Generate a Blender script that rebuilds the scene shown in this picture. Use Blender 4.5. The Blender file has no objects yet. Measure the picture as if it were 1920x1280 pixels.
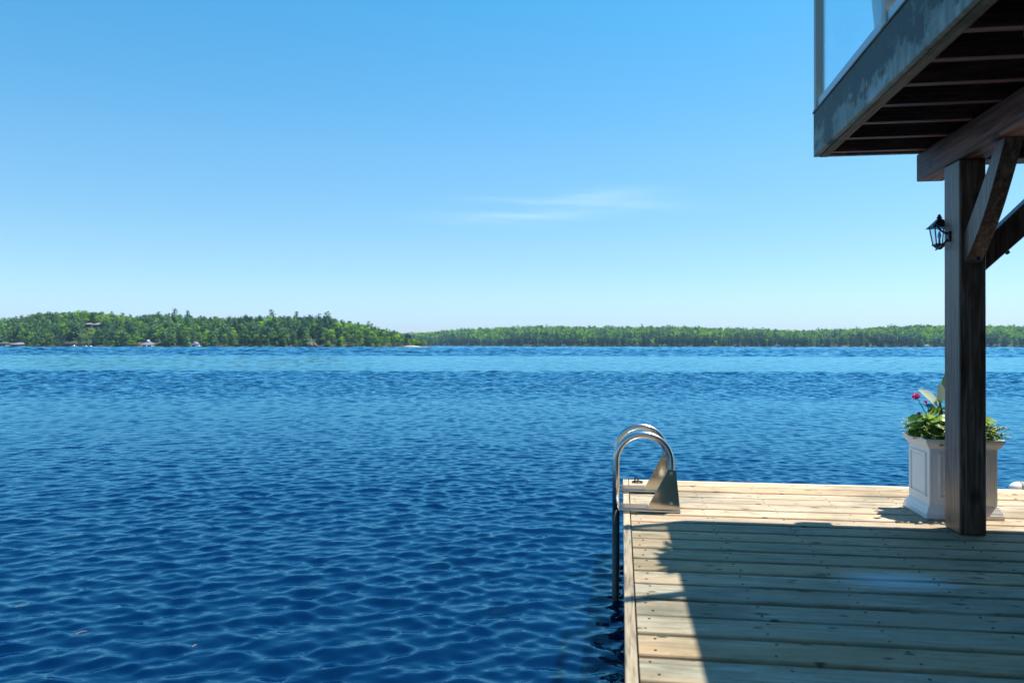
import bpy, math, random
import numpy as np
from mathutils import Vector, Matrix

random.seed(7)
RNG = np.random.default_rng(11)
R = math.radians
SC = bpy.context.scene
COL = SC.collection

# ------------------------------------------------------------------ camera
YAW = R(8.05)
FWD = np.array([-math.sin(YAW), math.cos(YAW)])
RGT = np.array([math.cos(YAW), math.sin(YAW)])
cam_d = bpy.data.cameras.new('camera')
cam_d.sensor_width = 36.0
cam_d.lens = 36.0 * 1450 / 1920
cam_d.clip_start = 0.05
cam_d.clip_end = 40000
cam_d.dof.use_dof = True
cam_d.dof.focus_distance = 7.0
cam_d.dof.aperture_fstop = 3.6
cam = bpy.data.objects.new('camera', cam_d)
COL.objects.link(cam)
cam.location = (0, 0, 1.0)
cam.rotation_mode = 'QUATERNION'
PITCH = math.atan(8.5 / 1450)
ROLL = 0.0016
cam.rotation_quaternion = (Matrix.Rotation(YAW, 3, 'Z') @ Matrix.Rotation(R(90) + PITCH, 3, 'X') @ Matrix.Rotation(ROLL, 3, 'Z')).to_quaternion()
SC.camera = cam

# ------------------------------------------------------------------ world, sun, exposure
SUN = Vector((0.371, 0.183, 1.0)).normalized()
SUN_EL = math.asin(SUN.z)
SUN_AZ = math.atan2(SUN.x, SUN.y)

def N(nt, typ, ins=None, **props):
    n = nt.nodes.new(typ)
    for k, v in props.items():
        setattr(n, k, v)
    for k, v in (ins or {}).items():
        s = n.inputs[k]
        if isinstance(v, bpy.types.NodeSocket):
            nt.links.new(v, s)
        else:
            s.default_value = v
    return n

def M_(nt, op, a, b=None, c=None, clamp=False):
    ins = {0: a}
    if b is not None: ins[1] = b
    if c is not None: ins[2] = c
    n = N(nt, 'ShaderNodeMath', ins, operation=op)
    n.use_clamp = clamp
    return n.outputs[0]

def mixc(nt, fac, a, b, blend='MIX'):
    n = nt.nodes.new('ShaderNodeMix')
    n.data_type = 'RGBA'; n.blend_type = blend
    for i, v in ((0, fac), (6, a), (7, b)):
        if isinstance(v, bpy.types.NodeSocket): nt.links.new(v, n.inputs[i])
        else: n.inputs[i].default_value = v
    return n.outputs[2]

def ramp(nt, fac, stops):
    n = nt.nodes.new('ShaderNodeValToRGB')
    cr = n.color_ramp
    while len(cr.elements) < len(stops): cr.elements.new(0.5)
    for e, (p, c) in zip(cr.elements, stops):
        e.position = p
        e.color = c if len(c) == 4 else (*c, 1)
    nt.links.new(fac, n.inputs[0])
    return n.outputs[0]

world = bpy.data.worlds.new('World')
SC.world = world
world.use_nodes = True
wt = world.node_tree
wt.nodes.clear()
sky = N(wt, 'ShaderNodeTexSky', sky_type='NISHITA')
sky.sun_disc = False
sky.sun_elevation = SUN_EL
sky.sun_rotation = SUN_AZ
sky.altitude = 200
sky.air_density = 1.0
sky.dust_density = 0.6
sky.ozone_density = 2.0
hs = N(wt, 'ShaderNodeHueSaturation', {'Saturation': 1.22, 'Value': 1.0, 'Hue': 0.5, 'Color': sky.outputs[0]})
# thin cirrus: soft streaks fixed in the sky
tc = N(wt, 'ShaderNodeTexCoord')
dirv = tc.outputs['Generated']
def dotv(v):
    return N(wt, 'ShaderNodeVectorMath', {0: dirv, 1: v}, operation='DOT_PRODUCT').outputs['Value']
df = M_(wt, 'MAXIMUM', dotv((FWD[0], FWD[1], 0)), 0.05)
cu = M_(wt, 'DIVIDE', dotv((RGT[0], RGT[1], 0)), df)
cv = M_(wt, 'DIVIDE', dotv((0, 0, 1)), df)
cvec = N(wt, 'ShaderNodeCombineXYZ', {0: cu, 1: cv, 2: 0.0}).outputs[0]
cn = N(wt, 'ShaderNodeTexNoise', {'Vector': N(wt, 'ShaderNodeMapping', {'Vector': cvec, 'Scale': (9, 90, 1), 'Rotation': (0, 0, 0.06)}).outputs[0], 'Scale': 1.0, 'Detail': 8.0, 'Roughness': 0.62, 'Distortion': 0.5}).outputs[0]
wob = N(wt, 'ShaderNodeTexNoise', {'Vector': cvec, 'Scale': 14.0, 'Detail': 2.0}).outputs[0]
cvw = M_(wt, 'ADD', cv, M_(wt, 'MULTIPLY', M_(wt, 'SUBTRACT', wob, 0.5), 0.006))
tot = None
for (px, py, hl, hw, sl, am) in ((1065, 379, 150, 6, .035, .75), (1135, 363, 95, 11, -.07, .55), (1180, 378, 110, 16, .0, .35),
                                 (955, 404, 120, 5.5, .03, .6), (1035, 402, 110, 10, -.05, .45), (860, 412, 110, 8, .02, .22), (930, 418, 90, 5, .04, .2)):
    u0, v0 = (px - 960) / 1450, (648 - py) / 1450
    du = M_(wt, 'SUBTRACT', cu, u0)
    dv = M_(wt, 'ADD', M_(wt, 'SUBTRACT', cvw, v0), M_(wt, 'MULTIPLY', du, sl))
    e = M_(wt, 'ADD', M_(wt, 'POWER', M_(wt, 'ABSOLUTE', M_(wt, 'DIVIDE', du, hl / 1450)), 2.0), M_(wt, 'POWER', M_(wt, 'ABSOLUTE', M_(wt, 'DIVIDE', dv, hw / 1450)), 2.0))
    g = M_(wt, 'MULTIPLY', M_(wt, 'EXPONENT', M_(wt, 'MULTIPLY', e, -1.0)), am)
    tot = g if tot is None else M_(wt, 'ADD', tot, g)
cm = M_(wt, 'MULTIPLY', tot, M_(wt, 'MULTIPLY_ADD', cn, 1.5, -0.28, clamp=True), clamp=True)
# clear summer air: deeper blue overhead, clean pale blue at the horizon
air = ramp(wt, dotv((0, 0, 1)), [(0.0, (.61, .73, 1.05)), (0.035, (.62, .745, 1.05)), (0.13, (.70, .83, .84)), (0.233, (.73, .96, .93)), (0.405, (.52, 1.08, 1.02)), (0.9, (.36, .92, 1.02))])
clear = mixc(wt, 1.0, hs.outputs[0], air, 'MULTIPLY')
skyc = mixc(wt, M_(wt, 'MULTIPLY', cm, 0.42), clear, (5.2, 6.2, 7.0, 1))
bg = N(wt, 'ShaderNodeBackground', {'Color': skyc, 'Strength': 0.104})
N(wt, 'ShaderNodeOutputWorld', {'Surface': bg.outputs[0]})

sun_d = bpy.data.lights.new('sun', 'SUN')
sun_d.energy = 5.0
sun_d.angle = R(0.5)
sun_d.color = (1.0, 0.95, 0.86)
sun = bpy.data.objects.new('sun', sun_d)
COL.objects.link(sun)
sun.rotation_mode = 'QUATERNION'
sun.rotation_quaternion = SUN.to_track_quat('Z', 'Y')

SC.view_settings.view_transform = 'Standard'
SC.view_settings.look = 'None'
SC.view_settings.exposure = 0.93
SC.view_settings.gamma = 1.0
SC.render.engine = 'CYCLES'
SC.cycles.use_denoising = True
SC.cycles.max_bounces = 8
SC.cycles.transparent_max_bounces = 16
SC.cycles.caustics_reflective = False
SC.cycles.caustics_refractive = False

WZ = -0.55            # water level; the dock's top is z = 0

# ------------------------------------------------------------------ mesh helpers
class MB:
    def __init__(self):
        self.v = []; self.f = []; self.m = []; self.t = []
    def add(self, vs, fs, tone=0.5, mi=0):
        o = len(self.v)
        self.v += [tuple(p) for p in vs]
        self.t += [tone] * len(vs)
        for f in fs:
            self.f.append([i + o for i in f]); self.m.append(mi)
    def box(self, x0, x1, y0, y1, z0, z1, tone=0.5, mi=0):
        vs = [(x0, y0, z0), (x1, y0, z0), (x1, y1, z0), (x0, y1, z0), (x0, y0, z1), (x1, y0, z1), (x1, y1, z1), (x0, y1, z1)]
        fs = [(3, 2, 1, 0), (4, 5, 6, 7), (0, 1, 5, 4), (1, 2, 6, 5), (2, 3, 7, 6), (3, 0, 4, 7)]
        self.add(vs, fs, tone, mi)
    def frustum(self, r0, z0, r1, z1, tone=0.5, mi=0):
        # r = (x0,x1,y0,y1) rectangles at two heights
        a, b = r0, r1
        vs = [(a[0], a[2], z0), (a[1], a[2], z0), (a[1], a[3], z0), (a[0], a[3], z0), (b[0], b[2], z1), (b[1], b[2], z1), (b[1], b[3], z1), (b[0], b[3], z1)]
        self.add(vs, [(3, 2, 1, 0), (4, 5, 6, 7), (0, 1, 5, 4), (1, 2, 6, 5), (2, 3, 7, 6), (3, 0, 4, 7)], tone, mi)
    def prism(self, poly, axis, a, b, tone=0.5, mi=0):
        # poly: 2-D outline; axis 0: poly=(y,z), 1: (x,z), 2: (x,y)
        n = len(poly)
        def p3(p, w):
            return (w, p[0], p[1]) if axis == 0 else ((p[0], w, p[1]) if axis == 1 else (p[0], p[1], w))
        vs = [p3(p, a) for p in poly] + [p3(p, b) for p in poly]
        fs = [tuple(range(n))[::-1], tuple(range(n, 2 * n))] + [(i, (i + 1) % n, n + (i + 1) % n, n + i) for i in range(n)]
        self.add(vs, fs, tone, mi)
    def tube(self, pts, r, n=14, tone=0.5, mi=0, cap=True):
        pts = [Vector(p) for p in pts]
        rr = r if isinstance(r, (list, tuple)) else [r] * len(pts)
        vs = []; up = None
        for i, p in enumerate(pts):
            t = (pts[min(i + 1, len(pts) - 1)] - pts[max(i - 1, 0)]).normalized()
            if up is None:
                up = t.orthogonal().normalized()
            up = (up - t * up.dot(t)).normalized()
            s = t.cross(up)
            for k in range(n):
                a = 2 * math.pi * k / n
                vs.append(p + (up * math.cos(a) + s * math.sin(a)) * rr[i])
        fs = []
        for i in range(len(pts) - 1):
            for k in range(n):
                fs.append((i * n + k, i * n + (k + 1) % n, (i + 1) * n + (k + 1) % n, (i + 1) * n + k))
        if cap:
            fs.append(tuple(range(n))[::-1]); fs.append(tuple(range((len(pts) - 1) * n, len(pts) * n)))
        self.add(vs, fs, tone, mi)
    def lathe(self, prof, c, n=24, tone=0.5, mi=0):
        vs = []
        for (r, z) in prof:
            for k in range(n):
                a = 2 * math.pi * k / n
                vs.append((c[0] + r * math.cos(a), c[1] + r * math.sin(a), c[2] + z))
        fs = []
        for i in range(len(prof) - 1):
            for k in range(n):
                fs.append((i * n + k, i * n + (k + 1) % n, (i + 1) * n + (k + 1) % n, (i + 1) * n + k))
        fs.append(tuple(range(n))[::-1]); fs.append(tuple(range((len(prof) - 1) * n, len(prof) * n)))
        self.add(vs, fs, tone, mi)
    def leaf(self, base, d, up, L, W, droop=0.3, fold=0.15, segs=6, tip=1.0, tone=0.5, mi=0):
        d = Vector(d).normalized(); up = Vector(up)
        s = d.cross(up)
        if s.length < 1e-4: s = d.orthogonal()
        s.normalize(); u = s.cross(d).normalized()
        vs = []
        for i in range(segs + 1):
            t = i / segs
            w = W * 0.5 * (math.sin(math.pi * min(1, t * 0.97 + 0.03) ** 0.8) ** tip)
            c = Vector(base) + d * (L * t) - Vector((0, 0, 1)) * (droop * L * t * t)
            vs += [c + s * w + u * (fold * w), c, c - s * w + u * (fold * w)]
        fs = []
        for i in range(segs):
            a = i * 3
            fs += [(a, a + 1, a + 4, a + 3), (a + 1, a + 2, a + 5, a + 4)]
        self.add(vs, fs, tone, mi)
    def round_leaf(self, c, nrm, r, tone=0.5, mi=0, n=12):
        nrm = Vector(nrm).normalized(); a = nrm.orthogonal().normalized(); b = nrm.cross(a)
        vs = [Vector(c) - nrm * (0.18 * r)]
        for k in range(n):
            t = 2 * math.pi * k / n
            q = r * (1 + 0.13 * math.sin(t * 5 + tone * 9)) * (0.72 if k == 0 else 1)
            vs.append(Vector(c) + (a * math.cos(t) + b * math.sin(t)) * q + nrm * random.uniform(-.06, .06) * r)
        self.add(vs, [(0, k + 1, (k + 1) % n + 1) for k in range(n)], tone, mi)

def obj(name, mb, mats, parent=None, bevel=0.0, smooth=False, seg=2):
    me = bpy.data.meshes.new(name)
    me.from_pydata(mb.v, [], mb.f)
    mats = mats if isinstance(mats, (list, tuple)) else [mats]
    for m in mats: me.materials.append(m)
    me.polygons.foreach_set('material_index', mb.m)
    at = me.attributes.new('tone', 'FLOAT', 'POINT')
    at.data.foreach_set('value', mb.t)
    if smooth:
        me.polygons.foreach_set('use_smooth', [True] * len(me.polygons))
    me.update()
    o = bpy.data.objects.new(name, me)
    COL.objects.link(o)
    if parent is not None:
        o.parent = parent
        chain = Vector(parent.location) if parent.parent is None else Vector((0, 0, 0))
        o.matrix_parent_inverse = Matrix.Translation(-chain)
    if bevel:
        b = o.modifiers.new('bevel', 'BEVEL')
        b.width = bevel; b.segments = seg; b.limit_method = 'ANGLE'; b.angle_limit = R(35)
        b.harden_normals = False
    return o

def thing(name, label, cat, loc=(0, 0, 0), group=None):
    o = bpy.data.objects.new(name, None)
    COL.objects.link(o)
    o.location = loc
    o.empty_display_size = 0.1
    return tag(o, label, cat, group)

def tag(o, label, cat, group=None):
    o['label'] = label; o['category'] = cat
    if group: o['group'] = group
    return o

def place(px, D, z=WZ):
    p = FWD * D + RGT * ((px - 960) / 1450 * D)
    return Vector((p[0], p[1], z))

# ------------------------------------------------------------------ materials
def new_mat(name):
    m = bpy.data.materials.new(name)
    m.use_nodes = True
    nt = m.node_tree
    nt.nodes.clear()
    return m, nt

def finish(nt, bsdf):
    N(nt, 'ShaderNodeOutputMaterial', {'Surface': bsdf.outputs[0] if hasattr(bsdf, 'outputs') else bsdf})

def plain(name, col, rough=0.5, metal=0.0, var=0.12, scale=12.0, bump=0.0, spec=0.5):
    m, nt = new_mat(name)
    tc = N(nt, 'ShaderNodeTexCoord').outputs['Object']
    n = N(nt, 'ShaderNodeTexNoise', {'Vector': tc, 'Scale': scale, 'Detail': 5.0})
    f = M_(nt, 'MULTIPLY_ADD', n.outputs[0], 2 * var, 1 - var)
    c = N(nt, 'ShaderNodeVectorMath', {0: (*col,), 3: f}, operation='SCALE').outputs[0]
    ins = {'Base Color': c, 'Roughness': rough, 'Metallic': metal, 'Specular IOR Level': spec}
    if bump:
        ins['Normal'] = N(nt, 'ShaderNodeBump', {'Height': n.outputs[0], 'Strength': bump, 'Distance': 0.01}).outputs[0]
    finish(nt, N(nt, 'ShaderNodeBsdfPrincipled', ins))
    return m

def wood(name, cols, axis, grain=1.0, rough=0.65, knots=0.0, stain=None, stain_amt=0.0, bump=0.25, tonevar=0.3, spec=0.4, knot_y=5.128, tint2=None, flat=False, hue=None, sheen_patch=None):
    """cols: dark, mid, light; axis: grain direction 0/1/2"""
    m, nt = new_mat(name)
    tc = N(nt, 'ShaderNodeTexCoord').outputs['Object']
    tone = N(nt, 'ShaderNodeAttribute', attribute_name='tone').outputs['Fac']
    off = N(nt, 'ShaderNodeCombineXYZ', {0: M_(nt, 'MULTIPLY', tone, 37.0), 1: M_(nt, 'MULTIPLY', tone, 91.0), 2: M_(nt, 'MULTIPLY', tone, 53.0)}).outputs[0]
    p = N(nt, 'ShaderNodeVectorMath', {0: tc, 1: off}, operation='ADD').outputs[0]
    sc = [26 * grain] * 3; sc[axis] = 2.4 * grain
    gv = N(nt, 'ShaderNodeMapping', {'Vector': p, 'Scale': sc}).outputs[0]
    g1 = N(nt, 'ShaderNodeTexNoise', {'Vector': gv, 'Scale': 1.0, 'Detail': 6.0, 'Roughness': 0.6, 'Distortion': 1.1}).outputs[0]
    sc2 = [90 * grain] * 3; sc2[axis] = 3.0 * grain
    g2 = N(nt, 'ShaderNodeTexNoise', {'Vector': N(nt, 'ShaderNodeMapping', {'Vector': p, 'Scale': sc2}).outputs[0], 'Scale': 1.0, 'Detail': 3.0}).outputs[0]
    sc3 = [8.0] * 3; sc3[axis] = 1.3
    g3 = N(nt, 'ShaderNodeTexNoise', {'Vector': N(nt, 'ShaderNodeMapping', {'Vector': p, 'Scale': sc3}).outputs[0], 'Scale': 1.0, 'Detail': 4.0, 'Roughness': 0.55}).outputs[0]
    g = M_(nt, 'ADD', M_(nt, 'MULTIPLY', g1, 0.6), M_(nt, 'MULTIPLY', g2, 0.4))
    c = ramp(nt, g, [(0.37, cols[0]), (0.49, cols[1]), (0.62, cols[2])])
    if tint2:
        c = mixc(nt, ramp(nt, g3, [(0.42, (0, 0, 0)), (0.66, (1, 1, 1))]), c, (*tint2, 1))
    tv = M_(nt, 'MULTIPLY_ADD', N(nt, 'ShaderNodeTexWhiteNoise', {'W': tone}, noise_dimensions='1D').outputs[0], 2 * tonevar, 1 - tonevar)
    c = N(nt, 'ShaderNodeVectorMath', {0: c, 3: tv}, operation='SCALE').outputs[0]
    if hue:
        c = mixc(nt, ramp(nt, N(nt, 'ShaderNodeTexWhiteNoise', {'W': M_(nt, 'ADD', tone, 3.3)}, noise_dimensions='1D').outputs[0], [(.45, (0, 0, 0)), (1.0, (.75, .75, .75))]), c, mixc(nt, 1.0, c, (*hue, 1), 'MULTIPLY'))
    if flat:
        # grime specks
        sn = N(nt, 'ShaderNodeTexNoise', {'Vector': N(nt, 'ShaderNodeMapping', {'Vector': tc, 'Scale': (18, 40, 10)}).outputs[0], 'Scale': 1.0, 'Detail': 5.0, 'Roughness': 0.7}).outputs[0]
        c = mixc(nt, M_(nt, 'MULTIPLY', ramp(nt, sn, [(0.56, (0, 0, 0)), (0.72, (1, 1, 1))]), 0.55), c, (cols[0][0] * .7, cols[0][1] * .7, cols[0][2] * .7, 1))
    if stain:
        s1 = N(nt, 'ShaderNodeTexNoise', {'Vector': N(nt, 'ShaderNodeMapping', {'Vector': tc, 'Scale': (1.4, 2.6, 2.0)}).outputs[0], 'Scale': 1.0, 'Detail': 6.0, 'Roughness': 0.62}).outputs[0]
        c = mixc(nt, M_(nt, 'MULTIPLY', ramp(nt, s1, [(0.48, (0, 0, 0)), (0.66, (1, 1, 1))]), stain_amt), c, (*stain, 1))
    if knots:
        wv = N(nt, 'ShaderNodeVectorMath', {0: p, 1: N(nt, 'ShaderNodeVectorMath', {0: N(nt, 'ShaderNodeTexNoise', {'Vector': p, 'Scale': 30.0, 'Detail': 2.0}).outputs['Color'], 3: 0.012}, operation='SCALE').outputs[0]}, operation='ADD').outputs[0]
        k = None
        for (sa, sb, r0, r1) in ((1.9, 4.4, .035, .075), (4.1, 9.0, .045, .10)):
            if flat:
                kv = N(nt, 'ShaderNodeMapping', {'Vector': wv, 'Scale': (sa, sb, 1)}).outputs[0]
                vo = N(nt, 'ShaderNodeTexVoronoi', {'Vector': kv, 'Scale': 1.0, 'Randomness': 1.0}, voronoi_dimensions='2D')
            else:
                kv = N(nt, 'ShaderNodeMapping', {'Vector': wv, 'Scale': [(sa if a == axis else sb * .7) for a in range(3)]}).outputs[0]
                vo = N(nt, 'ShaderNodeTexVoronoi', {'Vector': kv, 'Scale': 1.0, 'Randomness': 1.0})
                r0, r1 = r0 * 2.2, r1 * 2.4
            pick = M_(nt, 'GREATER_THAN', N(nt, 'ShaderNodeSeparateColor', {0: vo.outputs['Color']}).outputs[0], 0.60)
            kk = M_(nt, 'MULTIPLY', ramp(nt, vo.outputs['Distance'], [(r0, (1, 1, 1)), (r1, (0, 0, 0))]), pick)
            k = kk if k is None else M_(nt, 'MAXIMUM', k, kk)
        c = mixc(nt, M_(nt, 'MULTIPLY', k, knots), c, (cols[0][0] * .42, cols[0][1] * .36, cols[0][2] * .3, 1))
    if sheen_patch:
        # pale sky reflection on a few boards, painted into their colour
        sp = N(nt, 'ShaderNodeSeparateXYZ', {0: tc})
        ex = M_(nt, 'POWER', M_(nt, 'MULTIPLY', M_(nt, 'SUBTRACT', sp.outputs[0], sheen_patch[0]), 2.6), 2.0)
        ey = M_(nt, 'POWER', M_(nt, 'MULTIPLY', M_(nt, 'SUBTRACT', sp.outputs[1], sheen_patch[1]), 4.6), 2.0)
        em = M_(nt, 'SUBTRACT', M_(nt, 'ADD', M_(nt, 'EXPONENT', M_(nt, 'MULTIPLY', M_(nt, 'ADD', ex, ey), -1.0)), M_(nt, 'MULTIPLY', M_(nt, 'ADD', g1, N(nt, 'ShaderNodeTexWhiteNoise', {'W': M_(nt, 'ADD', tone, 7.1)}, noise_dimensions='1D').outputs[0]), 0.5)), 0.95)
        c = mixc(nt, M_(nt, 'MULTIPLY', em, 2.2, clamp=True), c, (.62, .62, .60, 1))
    h = M_(nt, 'ADD', g, M_(nt, 'MULTIPLY', g3, 0.6))
    b = N(nt, 'ShaderNodeBump', {'Height': h, 'Strength': bump, 'Distance': 0.006}).outputs[0]
    r = M_(nt, 'MULTIPLY_ADD', g1, 0.25, rough - 0.12)
    finish(nt, N(nt, 'ShaderNodeBsdfPrincipled', {'Base Color': c, 'Roughness': r, 'Normal': b, 'Specular IOR Level': spec}))
    return m

deck_mat = wood('weathered_pine_boards', ((.17, .125, .075), (.385, .315, .215), (.53, .46, .35)), 0, knots=0.92, stain=(.145, .125, .075), stain_amt=0.8, tonevar=0.2, rough=0.72, tint2=(.42, .295, .18), bump=0.5, flat=True, grain=1.5, hue=(1.10, .84, .60), sheen_patch=(1.17, 3.50))
trim_mat = wood('weathered_edge_board', ((.15, .105, .07), (.34, .25, .16), (.46, .35, .24)), 1, knots=0.3, tonevar=0.1, grain=1.4, rough=0.75)
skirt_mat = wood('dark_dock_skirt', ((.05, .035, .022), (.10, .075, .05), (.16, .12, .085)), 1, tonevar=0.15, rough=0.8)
post_mat = wood('brown_stained_post', ((.034, .013, .008), (.115, .055, .036), (.22, .135, .10)), 2, knots=0.75, rough=0.40, tonevar=0.03, spec=0.6, bump=0.35)
beam_mat = wood('brown_stained_beam', ((.024, .007, .005), (.155, .064, .046), (.36, .19, .145)), 1, knots=0.8, rough=0.58, spec=.3, tonevar=0.06, bump=0.5, grain=.5)
joist_mat = wood('brown_stained_joist', ((.04, .016, .011), (.13, .06, .045), (.24, .13, .10)), 0, rough=0.6, tonevar=0.15)
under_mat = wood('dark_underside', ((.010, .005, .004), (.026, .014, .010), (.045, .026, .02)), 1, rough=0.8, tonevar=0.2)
steel_mat = plain('brushed_stainless_steel', (.54, .53, .50), 0.26, 1.0, var=0.05, scale=30)
leg_mat = plain('dull_wet_leg', (.07, .065, .06), 0.5, 0.35, var=0.4, scale=25)  # darker and duller than the handrail steel
plate_mat = plain('stainless_plate', (.46, .43, .38), 0.13, 1.0, var=0.08, scale=14)
black_mat = plain('black_metal', (.012, .013, .015), 0.45, 0.2)
white_mat = plain('white_planter_paint', (.80, .78, .75), 0.42, var=0.035, scale=5, bump=0.05)
rail_mat = plain('cream_powder_coat', (.50, .46, .38), 0.4, var=0.05)
rail2_mat = plain('pale_rail', (.62, .66, .68), 0.35, var=0.05)
pot_mat = plain('pale_grey_pot', (.52, .53, .53), 0.6, var=0.08, scale=6)
soil_mat = plain('dark_soil', (.03, .022, .016), 0.95, var=0.4, scale=60, bump=0.6)
screw_mat = plain('dark_screw', (.03, .026, .022), 0.5, 0.5)
strap_mat = plain('grey_strap', (.16, .16, .16), 0.6)
vinyl_mat = plain('white_vinyl', (.78, .78, .77), 0.35, var=0.04)
twig_mat = plain('dry_twig', (.30, .20, .13), 0.8)

def glass_mat(name, tint, refl=0.9):
    m, nt = new_mat(name)
    geo = N(nt, 'ShaderNodeNewGeometry')
    ca = M_(nt, 'ABSOLUTE', N(nt, 'ShaderNodeVectorMath', {0: geo.outputs['Normal'], 1: geo.outputs['Incoming']}, operation='DOT_PRODUCT').outputs['Value'])
    fr = M_(nt, 'MULTIPLY_ADD', M_(nt, 'POWER', M_(nt, 'SUBTRACT', 1.0, ca, clamp=True), 5.0), 0.95, 0.035)
    t = N(nt, 'ShaderNodeBsdfTransparent', {'Color': (*tint, 1)})
    g = N(nt, 'ShaderNodeBsdfGlossy', {'Color': (1, 1, 1, 1), 'Roughness': 0.02})
    finish(nt, N(nt, 'ShaderNodeMixShader', {0: M_(nt, 'MULTIPLY', fr, refl), 1: t.outputs[0], 2: g.outputs[0]}))
    return m
glass = glass_mat('railing_glass', (.94, .985, .995))
lamp_glass = glass_mat('lantern_glass', (.80, .90, .95), 0.8)

def fascia_material():
    m, nt = new_mat('stained_grey_fascia')
    tc = N(nt, 'ShaderNodeTexCoord').outputs['Object']
    sep = N(nt, 'ShaderNodeSeparateXYZ', {0: tc})
    big = N(nt, 'ShaderNodeTexNoise', {'Vector': N(nt, 'ShaderNodeMapping', {'Vector': tc, 'Scale': (3, 3.2, 5.0)}).outputs[0], 'Scale': 1.0, 'Detail': 7.0, 'Roughness': 0.65}).outputs[0]
    st = N(nt, 'ShaderNodeTexNoise', {'Vector': N(nt, 'ShaderNodeMapping', {'Vector': tc, 'Scale': (24, 24, 2.2)}).outputs[0], 'Scale': 1.0, 'Detail': 5.0, 'Roughness': 0.6}).outputs[0]
    fine = N(nt, 'ShaderNodeTexNoise', {'Vector': tc, 'Scale': 46.0, 'Detail': 4.0}).outputs[0]
    base = ramp(nt, st, [(0.3, (.14, .15, .12)), (0.5, (.27, .285, .235)), (0.68, (.39, .405, .35))])
    # mildew runs: denser towards the top edge, where water sits
    zt = M_(nt, 'MULTIPLY_ADD', sep.outputs[2], 1.1, -2.50)        # -.13 .. +.17
    a = M_(nt, 'ADD', M_(nt, 'ADD', M_(nt, 'MULTIPLY', big, 1.5), M_(nt, 'MULTIPLY', st, 0.40)), zt)
    a = M_(nt, 'ADD', a, M_(nt, 'MULTIPLY', fine, 0.12))
    b2 = N(nt, 'ShaderNodeTexNoise', {'Vector': N(nt, 'ShaderNodeMapping', {'Vector': tc, 'Location': (4, 9, 2), 'Scale': (3, 2.4, 7.0)}).outputs[0], 'Scale': 1.0, 'Detail': 6.0}).outputs[0]
    c = base
    c = mixc(nt, M_(nt, 'MULTIPLY', ramp(nt, b2, [(0.42, (0, 0, 0)), (0.68, (1, 1, 1))]), 0.6), c, (.10, .105, .075, 1))
    c = mixc(nt, M_(nt, 'MULTIPLY', ramp(nt, b2, [(0.30, (1, 1, 1)), (0.38, (0, 0, 0))]), 0.6), c, (.50, .56, .58, 1))
    k = ramp(nt, a, [(0.90, (0, 0, 0)), (1.16, (1, 1, 1))])
    k = M_(nt, 'MULTIPLY', k, 0.9)
    c = mixc(nt, k, c, (.022, .021, .017, 1))
    bm = N(nt, 'ShaderNodeBump', {'Height': M_(nt, 'ADD', fine, st), 'Strength': 0.3, 'Distance': 0.006}).outputs[0]
    finish(nt, N(nt, 'ShaderNodeBsdfPrincipled', {'Base Color': c, 'Roughness': 0.6, 'Normal': bm}))
    return m
fascia_mat = fascia_material()
edge_mat = wood('mossy_lower_edge', ((.05, .045, .03), (.20, .175, .13), (.30, .27, .21)), 1, rough=0.8, stain=(.04, .045, .02), stain_amt=0.8)

def foliage_material(name, attr='tint', trans=0.3, rough=0.55, objvar=0.0):
    m, nt = new_mat(name)
    c = N(nt, 'ShaderNodeAttribute', attribute_name=attr).outputs['Color']
    if objvar:
        oi = N(nt, 'ShaderNodeObjectInfo').outputs['Random']
        c = N(nt, 'ShaderNodeVectorMath', {0: c, 3: M_(nt, 'MULTIPLY_ADD', oi, 2 * objvar, 1 - objvar)}, operation='SCALE').outputs[0]
    d = N(nt, 'ShaderNodeBsdfPrincipled', {'Base Color': c, 'Roughness': rough, 'Specular IOR Level': 0.08})
    t = N(nt, 'ShaderNodeBsdfTranslucent', {'Color': c})
    finish(nt, N(nt, 'ShaderNodeMixShader', {0: trans, 1: d.outputs[0], 2: t.outputs[0]}))
    return m
forest_mat = foliage_material('tree_foliage', objvar=0.25)

def leaf_material(name, c0, c1, rough=0.4, trans=0.35):
    m, nt = new_mat(name)
    tone = N(nt, 'ShaderNodeAttribute', attribute_name='tone').outputs['Fac']
    tc = N(nt, 'ShaderNodeTexCoord').outputs['Object']
    n = N(nt, 'ShaderNodeTexNoise', {'Vector': tc, 'Scale': 70.0, 'Detail': 3.0}).outputs[0]
    f = M_(nt, 'ADD', tone, M_(nt, 'MULTIPLY_ADD', n, 0.4, -0.2), clamp=True)
    c = mixc(nt, f, (*c0, 1), (*c1, 1))
    d = N(nt, 'ShaderNodeBsdfPrincipled', {'Base Color': c, 'Roughness': rough})
    t = N(nt, 'ShaderNodeBsdfTranslucent', {'Color': c})
    finish(nt, N(nt, 'ShaderNodeMixShader', {0: trans, 1: d.outputs[0], 2: t.outputs[0]}))
    return m
leaf_mat = leaf_material('geranium_leaf', (.05, .14, .015), (.30, .46, .04), trans=.45)
canna_mat = leaf_material('broad_leaf', (.03, .075, .02), (.10, .20, .04), rough=0.25)
pale_leaf = leaf_material('pale_broad_leaf', (.30, .36, .22), (.52, .56, .44), rough=0.3)
trail_mat = leaf_material('trailing_leaf', (.08, .16, .025), (.30, .40, .10))
pink_mat = leaf_material('pink_petal', (.72, .02, .24), (.85, .07, .42), 0.5)
petal_mat = leaf_material('pale_petal', (.72, .58, .72), (.85, .82, .85), 0.5)
stem_mat = leaf_material('green_stem', (.07, .11, .03), (.14, .20, .05))

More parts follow.
